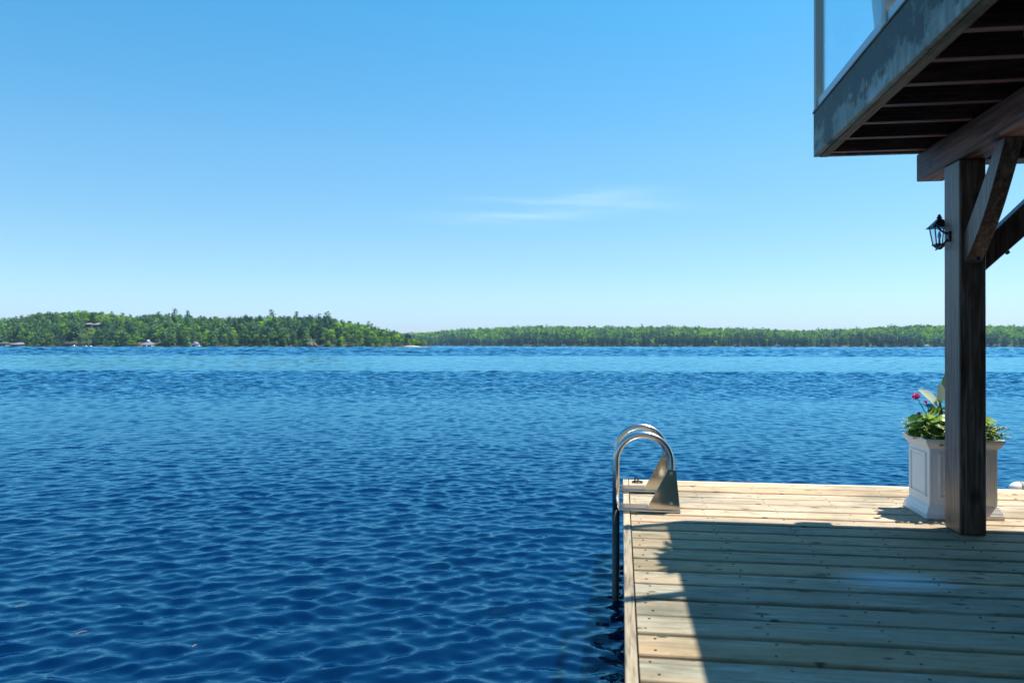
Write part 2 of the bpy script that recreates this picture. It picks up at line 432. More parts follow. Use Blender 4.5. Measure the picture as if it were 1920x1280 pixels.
# ------------------------------------------------------------------ water
def build_water():
    az_in = np.arange(-52, 52.01, 0.11)
    az_l = np.arange(-180, -52, 4.0); az_r = np.arange(56, 180, 4.0)
    az = np.radians(np.concatenate([az_l, az_in, az_r]))
    nA = len(az)
    rs = [0.9]
    while rs[-1] < 2400: rs.append(rs[-1] * (1.012 if rs[-1] < 2.3 else 1.0031 if rs[-1] < 45 else 1.0048))
    rs += [2700, 2900]
    rs = np.array(rs); nR = len(rs)
    dr = np.gradient(rs)
    ang = az - 0.0   # clockwise from FWD
    dirs = np.outer(np.cos(ang), FWD) + np.outer(np.sin(ang), RGT)   # nA x 2
    X = (rs[:, None] * dirs[None, :, 0]); Y = (rs[:, None] * dirs[None, :, 1])
    Xd = X.copy(); Yd = Y.copy(); Z = np.zeros_like(X)
    # gusts: rough and calm stretches of the lake surface
    def smooth(a, b, x):
        t = np.clip((x - a) / (b - a), 0, 1); return t * t * (3 - 2 * t)
    fwd = X * FWD[0] + Y * FWD[1]
    lat = X * RGT[0] + Y * RGT[1]
    w = np.zeros_like(X)
    gr = np.random.default_rng(5)
    for k in range(14):
        lx = gr.uniform(90, 420); ly = gr.uniform(0.45, 1.6)
        w += np.sin(lat * 2 * np.pi / lx + np.log(np.maximum(fwd, 1)) * 2 * np.pi / ly + gr.uniform(0, 6.28)) * gr.uniform(.4, 1)
    w /= 5.0
    lf = np.log(np.maximum(fwd, 1.0)) + 0.10 * w + lat * 0.00012
    def band(a, b, s=0.10):
        return smooth(math.log(a) - s, math.log(a) + s, lf) * (1 - smooth(math.log(b) - s, math.log(b) + s, lf))
    amp = 0.92 + 0.12 * w * smooth(8, 25, fwd)
    amp = amp + 0.5 * band(23, 44)
    amp = amp * (1 - 0.77 * band(48, 116, 0.06)) * (1 - 0.22 * band(12, 23, 0.22))
    amp = amp * (1 - 0.55 * band(135, 160, .05) * smooth(-0.2, 0.9, w + lat / 200))
    # sheltered water beside the dock
    nearrow = slice(0, nR)
    comps = []
    lams = np.exp(np.linspace(math.log(0.07), math.log(60), 260))
    for lam in lams:
        n_dir = 1
        u = gr.random()
        th = gr.normal(0.30, 0.17) if u < .36 else gr.normal(-0.50, 0.20) if u < .86 else gr.normal(0, .9)
        comps.append((lam, th, gr.uniform(0, 6.28)))
    dlog = math.log(lams[1] / lams[0])
    def wq(lam):
        lo = np.maximum(.07, 2.3 * dr); hi = np.maximum(0.62, 8.5 * dr)
        return np.clip((np.log(lam) - np.log(lo)) / 0.45, 0, 1) * np.clip((np.log(hi) - np.log(lam)) / 1.1, 0, 1)
    norm = np.sqrt(sum(wq(l) ** 2 for l, _, _ in comps) * dlog) + 1e-6
    sig = np.interp(np.log(rs), np.log([1, 5, 8, 13, 21, 30, 60, 200, 450, 900]), [.185, .19, .17, .125, .115, .15, .20, .27, .19, .11])
    for lam, th, ph in comps:
        # resolved only where rows are close enough; longer waves only far out
        wgt = wq(lam)
        idx = np.where(wgt > 0.001)[0]
        if len(idx) == 0: continue
        i0, i1 = idx[0], idx[-1] + 1
        k = 2 * np.pi / lam
        # waves run towards the camera (crests across the view)
        dx, dy = -(FWD * math.cos(th) + RGT * math.sin(th))
        s0 = math.sqrt(dlog) * (sig / norm)[i0:i1, None]
        P = k * (dx * X[i0:i1] + dy * Y[i0:i1]) + ph
        a = (s0 / k * wgt[i0:i1, None]) * amp[i0:i1] * math.sqrt(2)
        Z[i0:i1] += a * np.cos(P)
        q = 0.5 * a
        Xd[i0:i1] -= q * dx * np.sin(P); Yd[i0:i1] -= q * dy * np.sin(P)
    V = np.stack([Xd, Yd, Z + WZ], -1).reshape(-1, 3).astype(np.float32)
    V = np.concatenate([V, np.array([[0, 0, WZ]], np.float32)])
    i = np.arange(nR - 1)[:, None]; j = np.arange(nA)[None, :]; j2 = (j + 1) % nA
    Q = np.stack([i * nA + j, (i + 1) * nA + j, (i + 1) * nA + j2, i * nA + j2], -1).reshape(-1, 4)
    T = np.stack([np.full(nA, nR * nA), np.arange(nA), (np.arange(nA) + 1) % nA], -1)
    me = bpy.data.meshes.new('water')
    nq, ntri = len(Q), len(T)
    me.vertices.add(len(V)); me.vertices.foreach_set('co', V.ravel())
    me.loops.add(nq * 4 + ntri * 3)
    me.loops.foreach_set('vertex_index', np.concatenate([Q.ravel(), T.ravel()]).astype(np.int32))
    me.polygons.add(nq + ntri)
    me.polygons.foreach_set('loop_start', np.concatenate([np.arange(nq) * 4, nq * 4 + np.arange(ntri) * 3]).astype(np.int32))
    me.polygons.foreach_set('use_smooth', np.ones(nq + ntri, bool))
    me.update(calc_edges=True)
    me.validate()
    if me.polygons[1000].normal.z < 0:
        me.flip_normals()
    m, nt = new_mat('lake_water')
    tc = N(nt, 'ShaderNodeTexCoord').outputs['Object']
    mp = N(nt, 'ShaderNodeMapping', {'Vector': tc, 'Scale': (9, 15, 1), 'Rotation': (0, 0, YAW)}).outputs[0]
    n1 = N(nt, 'ShaderNodeTexNoise', {'Vector': mp, 'Scale': 1.0, 'Detail': 3.0, 'Roughness': 0.5, 'Distortion': 0.4}).outputs[0]
    bmp = N(nt, 'ShaderNodeBump', {'Height': n1, 'Strength': 0.4, 'Distance': 0.012}).outputs[0]
    # deep clear lake: blue scattered light from below, sky mirrored on top with water's own Fresnel curve
    body = N(nt, 'ShaderNodeBsdfDiffuse', {'Color': (.0001, .0085, .036, 1), 'Normal': bmp})
    gl = N(nt, 'ShaderNodeBsdfGlossy', {'Color': (.40, .84, 1.0, 1), 'Roughness': 0.035, 'Normal': bmp})
    fr = N(nt, 'ShaderNodeFresnel', {'IOR': 1.5, 'Normal': bmp}).outputs[0]
    b = N(nt, 'ShaderNodeMixShader', {0: fr, 1: body.outputs[0], 2: gl.outputs[0]})
    finish(nt, b)
    me.materials.append(m)
    o = bpy.data.objects.new('water', me)
    COL.objects.link(o)
    o['kind'] = 'structure'
    return o
build_water()

# ------------------------------------------------------------------ far land and woods
def rock_ground(name, c0, c1, c2):
    m, nt = new_mat(name)
    tc = N(nt, 'ShaderNodeTexCoord').outputs['Object']
    n = N(nt, 'ShaderNodeTexNoise', {'Vector': tc, 'Scale': 0.16, 'Detail': 8.0, 'Roughness': 0.65}).outputs[0]
    c = ramp(nt, n, [(0.35, c0), (0.5, c1), (0.66, c2)])
    finish(nt, N(nt, 'ShaderNodeBsdfPrincipled', {'Base Color': c, 'Roughness': 0.9}))
    return m
ground_mat = rock_ground('forest_floor', (.018, .026, .010), (.030, .040, .016), (.055, .055, .03))
brown_rock = rock_ground('brown_rock', (.06, .045, .035), (.13, .095, .075), (.22, .17, .13))
rock_mat = rock_ground('pale_granite', (.22, .18, .14), (.38, .32, .26), (.50, .44, .37))

HX = [-700, -400, -150, 0, 30, 60, 80, 112, 150, 180, 225, 250, 287, 325, 357, 370, 410, 475, 512, 555, 615, 640, 660, 677, 690, 715, 740, 755, 775, 800, 815]
HY = [612, 606, 602, 599, 594, 587, 585, 583, 579, 581, 586, 590, 587, 587, 590, 594, 593, 592, 591, 592, 592, 598, 600, 603, 609, 615, 621, 627, 637, 643, 647]
HD = 700.0
def head_h(px, q):
    """ground height of the headland above the lake at lateral px, q metres behind the shore"""
    top = (649.5 - np.interp(px, HX, HY)) * (HD + 130) / 1450
    tree = np.interp(px, [-700, 640, 720, 760, 800], [16, 14.5, 10.5, 8, 4])
    g = np.maximum(top - tree, 0.8)
    t = np.clip(q / 125.0, 0, 1)
    prof = np.where(t < 1, np.sin(t * np.pi / 2) ** 0.95, 1.0)
    s = np.clip((q + 3) / 6, 0, 1)
    return g * prof * np.clip(q / 8, 0, 1) + 0.9 * s - 0.9 * (1 - s)
FX = [560, 640, 700, 755, 800, 880, 955, 1000, 1055, 1130, 1225, 1355, 1400, 1473, 1521, 1612, 1672, 1763, 1853, 1914, 2100, 2400, 2800]
FY = [628, 627, 626, 625, 623.5, 617, 614, 612.5, 612, 613, 611.5, 614, 616, 618, 619, 615, 610.5, 609, 609, 610, 606, 604, 604]
def far_D(px):
    return np.interp(px, [560, 740, 880, 1010, 1920, 2800], [1800, 1750, 1600, 1320, 1250, 1150])
def far_h(px, q):
    top = (650.5 - np.interp(px, FX, FY)) * (far_D(px) + 260) / 1450
    g = np.maximum(top - 12.5, 1.0)
    t = np.clip(q / 250.0, 0, 1)
    s = np.clip((q + 4) / 8, 0, 1)
    return g * (t ** 0.85) + 1.0 * s - 1.0 * (1 - s)

def land(name, px0, px1, qs, Df, hf, mat):
    pxs = np.arange(px0, px1 + 1, 10.0)
    V = []
    for q in qs:
        for px in pxs:
            D = (Df(px) if callable(Df) else Df) + q
            p = place(px, D)
            rough = 0.8 * math.sin(px * .31 + q * .2) * min(1, max(0, q / 20))
            V.append((p.x, p.y, WZ + float(hf(px, q)) + rough))
    n = len(pxs)
    F = [(a * n + b, a * n + b + 1, (a + 1) * n + b + 1, (a + 1) * n + b) for a in range(len(qs) - 1) for b in range(n - 1)]
    me = bpy.data.meshes.new(name)
    me.from_pydata(V, [], F); me.materials.append(mat)
    me.polygons.foreach_set('use_smooth', [True] * len(F))
    o = bpy.data.objects.new(name, me); COL.objects.link(o)
    o['kind'] = 'structure'
    return o
land('headland_terrain', -700, 815, [-6, -2, 0, 2, 6, 12, 25, 45, 70, 100, 125, 170, 240, 300], HD, head_h, ground_mat)
land('far_shore_terrain', 560, 2800, [-8, -2, 0, 4, 10, 25, 60, 110, 170, 250, 330, 450], far_D, far_h, ground_mat)

# tree templates: leaf-clump quads around limbs, (N,4,3) verts and per-face brightness
def quads_at(C, size, nrm, rng):
    n = len(C)
    a = np.cross(nrm, rng.normal(size=(n, 3))); a /= np.linalg.norm(a, axis=1, keepdims=True) + 1e-9
    b = np.cross(nrm, a)
    s = size[:, None] * 0.5
    k = rng.uniform(0.6, 1.25, size=(n, 4, 1))
    return np.stack([C + a * s, C + b * s, C - a * s, C - b * s], 1) * 1.0 + (np.stack([a, b, -a, -b], 1) * s[:, None] * (k - 1))
def trunk_quads(h, r0, r1, lean=0.0, n=5):
    ang = np.arange(n) * 2 * np.pi / n
    ring0 = np.stack([np.cos(ang) * r0, np.sin(ang) * r0, np.full(n, -1.0)], 1)
    ring1 = np.stack([np.cos(ang) * r1 + lean, np.sin(ang) * r1, np.full(n, h)], 1)
    j = (np.arange(n) + 1) % n
    return np.stack([ring0, ring0[j], ring1[j], ring1], 1)
def conifer(seed, h, nq, size, spread=0.17, rnd_=0.52):
    rng = np.random.default_rng(seed)
    Q = []; B = []
    nw = int(h / 1.15)
    zs = np.linspace(0.11, 0.95, nw)
    for z in zs:
        Rm = h * spread * (1 - z) ** rnd_ * rng.uniform(0.75, 1.2) + 0.6
        nb = max(3, int(nq / nw * (0.45 + 1.1 * (1 - z))))
        off = rng.normal(0, 0.10 * Rm + 0.05, 2)
        a = rng.uniform(0, 2 * np.pi, nb); rr = Rm * np.sqrt(rng.uniform(0.06, 1, nb))
        lob = 1 + 0.3 * np.sin(a * 3 + rng.uniform(0, 6))
        C = np.stack([np.cos(a) * rr * lob + off[0], np.sin(a) * rr * lob + off[1], z * h - 0.16 * rr + rng.normal(0, 0.42, nb)], 1)
        nr = np.stack([np.cos(a) * 0.55, np.sin(a) * 0.55, np.ones(nb)], 1) + rng.normal(0, 0.4, (nb, 3))
        nr /= np.linalg.norm(nr, axis=1, keepdims=True)
        Q.append(quads_at(C, rng.uniform(0.7, 1.3, nb) * size, nr, rng)); B.append(rng.uniform(0.7, 1.3, nb) * rng.uniform(.85, 1.15))
    tq = trunk_quads(h * 0.95, 0.022 * h * .6, 0.05)
    return np.concatenate(Q), np.concatenate(B), tq
def broadleaf(seed, h, nq, size, spread=0.30, low=.33):
    rng = np.random.default_rng(seed)
    Q = []; B = []
    nb = int(rng.integers(10, 15))
    for b in range(nb):
        t = rng.uniform(0, 1)
        zc = h * (low + (0.83 - low) * t)
        ro = h * spread * (0.85 - 0.55 * t) * np.sqrt(rng.uniform(0.05, 1))
        a = rng.uniform(0, 6.28)
        c = np.array([np.cos(a) * ro, np.sin(a) * ro, zc])
        rb = h * rng.uniform(0.10, 0.17)
        k = int(nq / nb)
        n = rng.normal(size=(k, 3)); n /= np.linalg.norm(n, axis=1, keepdims=True)
        n[:, 2] = np.where(n[:, 2] < -0.4, -n[:, 2], n[:, 2])
        C = c + n * rb * np.array([1.15, 1.15, 0.8]) * rng.uniform(0.6, 1.08, (k, 1))
        nn = n + rng.normal(0, 0.45, (k, 3)); nn /= np.linalg.norm(nn, axis=1, keepdims=True)
        Q.append(quads_at(C, rng.uniform(0.7, 1.3, k) * size, nn, rng)); B.append(rng.uniform(0.72, 1.28, k) * rng.uniform(0.8, 1.2))
    tq = [trunk_quads(h * 0.6, 0.02 * h, 0.05 * 1)]
    return np.concatenate(Q), np.concatenate(B), np.concatenate(tq)

def mesh_quads(name, Q, C, mat):
    n = len(Q)
    me = bpy.data.meshes.new(name)
    me.vertices.add(n * 4); me.vertices.foreach_set('co', Q.reshape(-1).astype(np.float32))
    me.loops.add(n * 4); me.loops.foreach_set('vertex_index', np.arange(n * 4, dtype=np.int32))
    me.polygons.add(n); me.polygons.foreach_set('loop_start', (np.arange(n) * 4).astype(np.int32))
    me.update(calc_edges=True)
    at = me.attributes.new('tint', 'FLOAT_COLOR', 'FACE')
    at.data.foreach_set('color', np.concatenate([C, np.ones((n, 1))], 1).astype(np.float32).ravel())
    me.materials.append(mat)
    return me

BARK = np.array([.10, .08, .065])
def kind_color(kind, rng):
    if kind == 'pine': c = np.array([.045, .098, .046]) * rng.uniform(.5, 1.45)
    elif kind == 'greypine': c = np.array([.090, .175, .058]) * rng.uniform(.65, 1.35)
    elif kind == 'bright': c = np.array([.19, .34, .026]) * rng.uniform(.75, 1.3) * np.array([rng.uniform(.8, 1.2), 1, 1])
    else: c = np.array([.105, .21, .036]) * rng.uniform(.65, 1.35)
    return c
TM_NEAR = {'pine': [conifer(s, 17, 360, 1.35, .24) for s in (1, 2, 3)], 'greypine': [conifer(s, 16, 380, 1.5, .31, .42) for s in (4, 5, 6)],
           'bright': [broadleaf(s, 14, 520, .95, .36, .30) for s in (7, 8, 9)], 'green': [broadleaf(s, 15, 520, 1.0, .35, .30) for s in (10, 11, 12)]}
TM_FAR = {'pine': [conifer(s, 14, 130, 1.9, .26, .42) for s in (1, 2, 3)], 'greypine': [conifer(s, 13.5, 130, 2.0, .32, .4) for s in (4, 5, 6)],
          'bright': [broadleaf(s, 12, 150, 1.7, .46, .16) for s in (7, 8, 9)], 'green': [broadleaf(s, 13, 150, 1.8, .44, .16) for s in (10, 11, 12)]}

def wood_mass(name, spots, TM, rng, shade=None):
    Qs = []; Cs = []
    for (x, y, z, kind, s) in spots:
        tq, tb, tr = TM['pine' if kind == 'shorepine' else kind][int(rng.integers(0, 3))]
        a = rng.uniform(0, 6.28); ca, sa = math.cos(a), math.sin(a)
        rot = np.array([[ca, -sa, 0], [sa, ca, 0], [0, 0, 1]])
        sv = np.array([s * rng.uniform(.9, 1.15), s * rng.uniform(.9, 1.15), s])
        col = kind_color('pine' if kind == 'shorepine' else kind, rng) * (.55 if kind == 'shorepine' else 1)  # some pines darkened: shade on their lake side put into the tint
        q = (tq * sv) @ rot.T + np.array([x, y, z])
        t = (tr * sv) @ rot.T + np.array([x, y, z])
        Qs += [q, t]
        Cs += [tb[:, None] * col[None], np.repeat(BARK[None], len(tr), 0)]
    me = mesh_quads(name, np.concatenate(Qs), np.concatenate(Cs), forest_mat)
    o = bpy.data.objects.new(name, me); COL.objects.link(o)
    o['kind'] = 'stuff'
    return o

# the buildings on the far shores keep a clearing in front of them
CLEAR_H = []   # (px0, px1, q0, q1)
def clear_head(px, q):
    return any(a <= px <= b and c <= q <= d for a, b, c, d in CLEAR_H)
CLEAR_H += [(-8, 10, -5, 14), (16, 47, -5, 16), (116, 146, -5, 16), (258, 302, -5, 16), (322, 346, -5, 5), (352, 378, -5, 14), (153, 194, 10, 78), (542, 550, -5, 4),
            (578, 600, -5, 30), (672, 710, 52, 84), (752, 800, -5, 12), (756, 773, 96, 124)]
def head_kind(px, q, rng):
    u = rng.random()
    if px > 625:
        b = 0.62
    elif 115 < px < 255 and q > 62: b = 0.85
    elif 250 < px < 440 and q < 45: b = 0.38
    elif 330 < px < 420: b = 0.4
    elif q > 95: b = 0.5
    else: b = 0.14
    if u < b: return 'bright' if rng.random() < 0.7 else 'green'
    if px > 440: return 'pine' if rng.random() < 0.65 else ('greypine' if rng.random() < .5 else 'green')
    return 'greypine' if rng.random() < 0.55 else ('pine' if rng.random() < .6 else 'green')

def tree_tint(kind): return {'pine': 'dark green pine', 'greypine': 'grey green pine', 'bright': 'bright green leafy tree', 'green': 'mid green leafy tree'}[kind]
MARKS = [(5, 'the boathouse at the picture edge'), (32, 'the low hip roofed boathouse'), (131, 'the flat roofed boathouse'), (176, 'the boats under the hillside house'),
         (275, 'the white boathouse with a cupola'), (335, 'the flat stone jetty'), (366, 'the white gabled boathouse'), (546, 'the small tan boulder'), (590, 'the brown rock slide'),
         (690, 'the pale cliff'), (775, 'the pale rock point')]
IND = {}
def individual_mesh(kind, i):
    key = (kind, i)
    if key not in IND:
        rng = np.random.default_rng(100 + i)
        tq, tb, tr = TM_NEAR[kind][i]
        col = {'pine': np.array([.045, .092, .046]), 'greypine': np.array([.090, .175, .058]), 'bright': np.array([.19, .34, .026]), 'green': np.array([.085, .165, .034])}[kind]
        IND[key] = mesh_quads('tree_%s' % kind, np.concatenate([tq, tr]), np.concatenate([tb[:, None] * col[None], np.repeat(BARK[None], len(tr), 0)]), forest_mat)
    return IND[key]
def add_tree(px, q, kind, s, rng, where=None):
    z = float(head_h(px, q))
    p = place(px, HD + q, WZ + z - 0.3)
    o = bpy.data.objects.new('pine_tree' if 'pine' in kind else 'leafy_tree', individual_mesh(kind, int(rng.integers(0, 3))))
    COL.objects.link(o)
    o.location = p
    o.rotation_euler = (0, 0, rng.uniform(0, 6.28))
    o.scale = (s * rng.uniform(.9, 1.15), s * rng.uniform(.9, 1.15), s)
    if where is None:
        d = [(abs(px - m), m, t) for m, t in MARKS]
        _, m, t = min(d)
        pos = 'behind' if abs(px - m) < 9 else ('left of' if px < m else 'right of')
        where = 'on the shore %s %s' % (pos, t)
    lab = '%s %s' % (tree_tint(kind), where)
    lab = ' '.join(lab.split()[:16])
    tag(o, lab, 'tree', 'trees along the wooded headland shore')
    return o

rngH = np.random.default_rng(21)
spots = []
for q in np.concatenate([[1.5], np.arange(6.5, 175, 6.0)]):
    step = (5.2 if q < 5 else 6.3) / (HD + q) * 1450
    for px in np.arange(-560, 800, step):
        pj = px + rngH.uniform(-.45, .45) * step; qj = q + rngH.uniform(-2.6, 2.6)
        if clear_head(pj, qj) or pj > 812: continue
        if pj > 752 and qj > 60: continue
        kind = head_kind(pj, qj, rngH)
        s = rngH.uniform(.62, 1.04) * float(np.interp(pj, [-700, 620, 700, 760, 800], [1, 1, .8, .62, .45]))
        if q < 5: s *= 0.62
        elif q < 10: s *= .95
        elif q > 95: s = .45 * s + .42 * float(np.interp(pj, [-700, 620, 700, 760, 800], [1, 1, .8, .62, .45]))
        if q <= 12 and -60 < pj < 800:
            if rngH.random() < 0.5:
                if rngH.random() < 0.35: kind = 'bright' if rngH.random() < .6 else 'green'
                add_tree(pj, qj, kind, s * (0.8 if kind == 'bright' else 1), rngH)
                continue
        p = place(pj, HD + qj, WZ + float(head_h(pj, qj)) - 0.3)
        spots.append((p.x, p.y, p.z, kind, s))
wood_mass('headland_woods', spots, TM_NEAR, rngH)
# single trees that stand out
for px, q, kind, s, wh in ((509, 128, 'pine', 1.25, 'standing tallest on the headland skyline above the middle shore'), (556, 128, 'pine', 1.15, 'standing on the skyline right of the tallest pine'),
                           (614, 122, 'greypine', 1.2, 'where the headland skyline starts to fall'), (327, 128, 'pine', 1.2, 'spiking the skyline above the flat stone jetty'),
                           (352, 128, 'pine', 1.15, 'on the skyline above the white gabled boathouse'), (691, 110, 'pine', .95, 'in the small dark clump above the pale cliff'),
                           (697, 110, 'pine', .85, 'in the small dark clump just above the pale cliff top'), (42, 7, 'bright', 1.05, 'rising right behind the low hip roofed boathouse'),
                           (84, 4, 'bright', .5, 'small and alone in the dark shore left of the flat roofed boathouse'), (172, 20, 'bright', .8, 'below the grey roofed hillside house'),
                           (226, 10, 'bright', .85, 'spreading over the shore left of the white boathouse with a cupola'), (347, 8, 'bright', 1.0, 'between the stone jetty and the white gabled boathouse'),
                           (782, 10, 'bright', .62, 'standing alone on the pale rock point')):
    add_tree(px, q, kind, s, rngH, wh)

for px, q, s in ((158, 14, .5), (166, 17, .42), (186, 15, .46), (177, 24, .42), (162, 30, .4), (190, 27, .45), (183, 36, .5)):
    add_tree(px, q, 'bright' if q < 20 else 'green', s, rngH, 'low on the slope below the hillside house roofs')
rngF = np.random.default_rng(33)
spots = []
for q in np.concatenate([np.arange(5, 60, 8.0), np.arange(60, 300, 9.0)]):
    px = 600.0
    while px < 2350:
        D = float(far_D(px)) + q
        step = 8.6 / D * 1450
        px += step
        if rngF.random() < 0.04: continue
        pj = px + rngF.uniform(-.45, .45) * step; qj = q + rngF.uniform(-3.5, 3.5)
        if 990 < pj < 1006 and qj < 30: continue
        dark = np.interp(qj, [0, 25, 60, 110, 300], [.72, .66, .35, .16, .12])
        dark += 0.16 * math.sin(pj * .045 + 1) + 0.10 * math.sin(pj * .11 + qj * .03)
        u = rngF.random()
        kind = ('pine' if rngF.random() < .6 else 'greypine') if u < dark else ('bright' if rngF.random() < .62 else 'green')
        if qj < 32 and rngF.random() < .72 - .25 * math.sin(pj * .07): kind = 'shorepine'
        elif qj < 110 and rngF.random() < .30 + .35 * math.sin(pj * .031 + qj * .02): kind = 'shorepine'
        elif qj > 90 and kind == 'green' and rngF.random() < .5: kind = 'bright'
        p = place(pj, float(far_D(pj)) + qj, WZ + float(far_h(pj, qj)) - 0.3)
        spots.append((p.x, p.y, p.z, kind, rngF.uniform(.75, 1.2)))
wood_mass('far_shore_woods', spots, TM_FAR, rngF)

# rocks
def rock_mesh(mb, c, sx, sy, sz, seed):
    rng = np.random.default_rng(seed)
    n, m = 12, 7
    vs = []
    for i in range(m + 1):
        th = math.pi * i / m
        for k in range(n):
            a = 2 * math.pi * k / n
            r = 1 + rng.normal(0, .13)
            vs.append((c[0] + sx * r * math.sin(th) * math.cos(a), c[1] + sy * r * math.sin(th) * math.sin(a), c[2] + sz * r * math.cos(th)))
    fs = [(i * n + k, (i + 1) * n + k, (i + 1) * n + (k + 1) % n, i * n + (k + 1) % n) for i in range(m) for k in range(n)]
    mb.add(vs, fs)
def rock(name, px, q, w, h, label, seed, d=4.0, z=None, mat=None):
    D = HD + q
    p = place(px, D, WZ + (float(head_h(px, max(q, 0))) if z is None else z))
    mb = MB(); rock_mesh(mb, p, w / 2, d, h, seed)
    o = obj(name, mb, mat or rock_mat)
    return tag(o, label, 'rock')
rock('rock_ledge', 772, -1, 17, 1.5, 'long pale flat rock point at the foot of the headland tip', 3, 5, 0.2)
rock('rock_ledge', 793, -2, 10, 0.8, 'lower pale rock shelf running into the water past the point', 4, 4, 0.1)
rock('boulder', 546, -1, 4, 2.2, 'small tan boulder at the dark waterline of the headland', 5, 2, 0.3, brown_rock)
rock('rock_slide', 588, 3, 8, 3.5, 'brown bare rock slide rising from the headland waterline', 6, 4, 1.0, brown_rock)
rock('rock_slide', 598, 14, 5, 4.5, 'upper tongue of the brown rock slide in the trees', 7, 4, 6.0, brown_rock)
rock('cliff', 692, 62, 6, 7.0, 'pale bare cliff face high among the headland trees', 8, 8)
rock('cliff', 699, 66, 5.5, 4.5, 'right shoulder of the pale cliff among yellow green trees', 9, 8)
rock('cliff', 675, 56, 4, 3.5, 'small grey rock face left of the pale cliff', 10, 5)

# cottages and boathouses on the far shores
roof_grey = plain('grey_shingle', (.17, .17, .185), 0.85, var=0.2, scale=2)
roof_dark = plain('dark_shingle', (.06, .06, .065), 0.85, var=0.2, scale=2)
wall_brown = plain('brown_siding', (.10, .07, .05), 0.8, scale=2)
wall_white = plain('white_siding', (.74, .76, .78), 0.6, scale=2)
wall_blue = plain('slate_blue_siding', (.10, .13, .18), 0.7, scale=2)
wall_tan = plain('tan_siding', (.40, .32, .23), 0.7, scale=2)
dark_open = plain('dark_opening', (.012, .012, .014), 0.5)
hull_white = plain('white_gelcoat', (.80, .80, .80), 0.25, var=0.03)
hull_red = plain('red_gelcoat', (.45, .03, .03), 0.3, var=0.03)
plank_mat = plain('grey_planks', (.36, .30, .23), 0.85, scale=3)

class Local(MB):
    """builds in local axes (x across the view, y away from the camera, z up), then turned to face the lake"""
    def __init__(self, o):
        super().__init__(); self.o = o
    def done(self):
        c = self.o
        self.v = [(c.x + RGT[0] * x + FWD[0] * y, c.y + RGT[1] * x + FWD[1] * y, c.z + z) for x, y, z in self.v]
        return self

def boathouse(name, px, D, w, d, hw, hr, kind, wallm, roofm, label, z=WZ, doors=2, cupola=False, trim=None):
    p = place(px, D, z)
    t = thing(name, label, 'boathouse' if 'boat' in name else 'house', p)
    wl = Local(p); wl.box(-w/2, w/2, 0, d, 0.0, hw)
    if kind == 'gable':
        wl.prism([(-w/2, hw - .02), (w/2, hw - .02), (0, hw + hr)], 1, 0.02, d - .02)
    obj('wall', wl.done(), wallm, t)
    rf = Local(p); e = 0.55
    if kind == 'hip':
        rf.frustum((-w/2 - e, w/2 + e, -e, d + e), hw + .01, (-w * .12, w * .12, d * .42, d * .58), hw + hr)
    elif kind == 'flat':
        rf.box(-w/2 - e, w/2 + e, -e - .4, d + e, hw + .01, hw + hr)
    else:
        th = 0.22; k = hr / (w / 2)
        rf.prism([(-w/2 - e, hw - k * e), (0, hw + hr), (w/2 + e, hw - k * e), (w/2 + e, hw - k * e + th), (0, hw + hr + th), (-w/2 - e, hw - k * e + th)], 1, -e, d + e)
    ro = obj('roof', rf.done(), roofm, t)
    if cupola:
        c = Local(p); c.box(-.9, .9, d/2 - .9, d/2 + .9, hw + hr * .6, hw + hr + 1.0)
        c.frustum((-1.2, 1.2, d/2 - 1.2, d/2 + 1.2), hw + hr + 1.01, (-.05, .05, d/2 - .05, d/2 + .05), hw + hr + 2.0)
        obj('cupola', c.done(), wall_white, t)
    for i in range(doors):
        dl = Local(p); cw = w / doors; x = -w/2 + cw * (i + .5)
        dl.box(x - cw * .36, x + cw * .36, -.06, .2, 0.15, hw * .78)
        obj('boat_door' if 'boat' in name else 'window', dl.done(), dark_open, t)
    if trim is not None:
        g = Local(p); g.box(-w/2 - 1.5, w/2 + 1.5, -2.2, -.1, -.2, .45)
        obj('deck', g.done(), trim, t)
    return t

boathouse('boathouse', 4, 697, 6, 7, 3.0, 1.8, 'hip', wall_tan, roof_dark, 'tan boathouse with a dark roof cut by the edge of the picture')
boathouse('boathouse', 32, 699, 12.5, 8, 2.2, 2.0, 'hip', wall_brown, roof_grey, 'low wide boathouse with grey hip roof and dark open bays')
boathouse('boathouse', 130, 699, 12.5, 7, 2.6, .5, 'flat', wall_brown, roof_grey, 'flat roofed dark boathouse with white boats moored at its right end', trim=None)
boathouse('boathouse', 275, 697, 8.8, 7, 2.6, 2.2, 'hip', wall_white, roof_grey, 'white boathouse with grey hip roof and a white cupola', cupola=True, trim=vinyl_mat)
boathouse('boathouse', 364, 699, 5.2, 6, 2.8, 2.1, 'gable', wall_white, roof_grey, 'small white gabled boathouse on the headland shore', doors=1, trim=plank_mat)
boathouse('hillside_house', 164, 752, 6.0, 7, 3.2, 1.4, 'hip', wall_brown, roof_grey, 'left low grey roof of the pair among the hillside trees', z=WZ + float(head_h(164, 50)) + 3.0, doors=3)
boathouse('hillside_house', 183, 752, 9.5, 8, 3.2, 2.2, 'hip', wall_brown, roof_grey, 'wider grey hip roofed house among the hillside trees', z=WZ + float(head_h(183, 50)) + 3.0, doors=3)
boathouse('ridge_house', 764, 805, 8.0, 7, 3.2, 2.0, 'gable', wall_blue, roof_dark, 'slate blue gabled house low on the ridge behind the rock point', z=WZ + 9.0, doors=3)
boathouse('boathouse', 809, 1690, 12, 8, 3.0, 2.5, 'hip', wall_brown, roof_grey, 'grey roofed boathouse on the far bay just right of the headland tip')
boathouse('boathouse', 834, 1650, 6, 6, 4.2, 2.5, 'gable', wall_white, roof_grey, 'small white gabled boathouse deep in the far bay', doors=1)
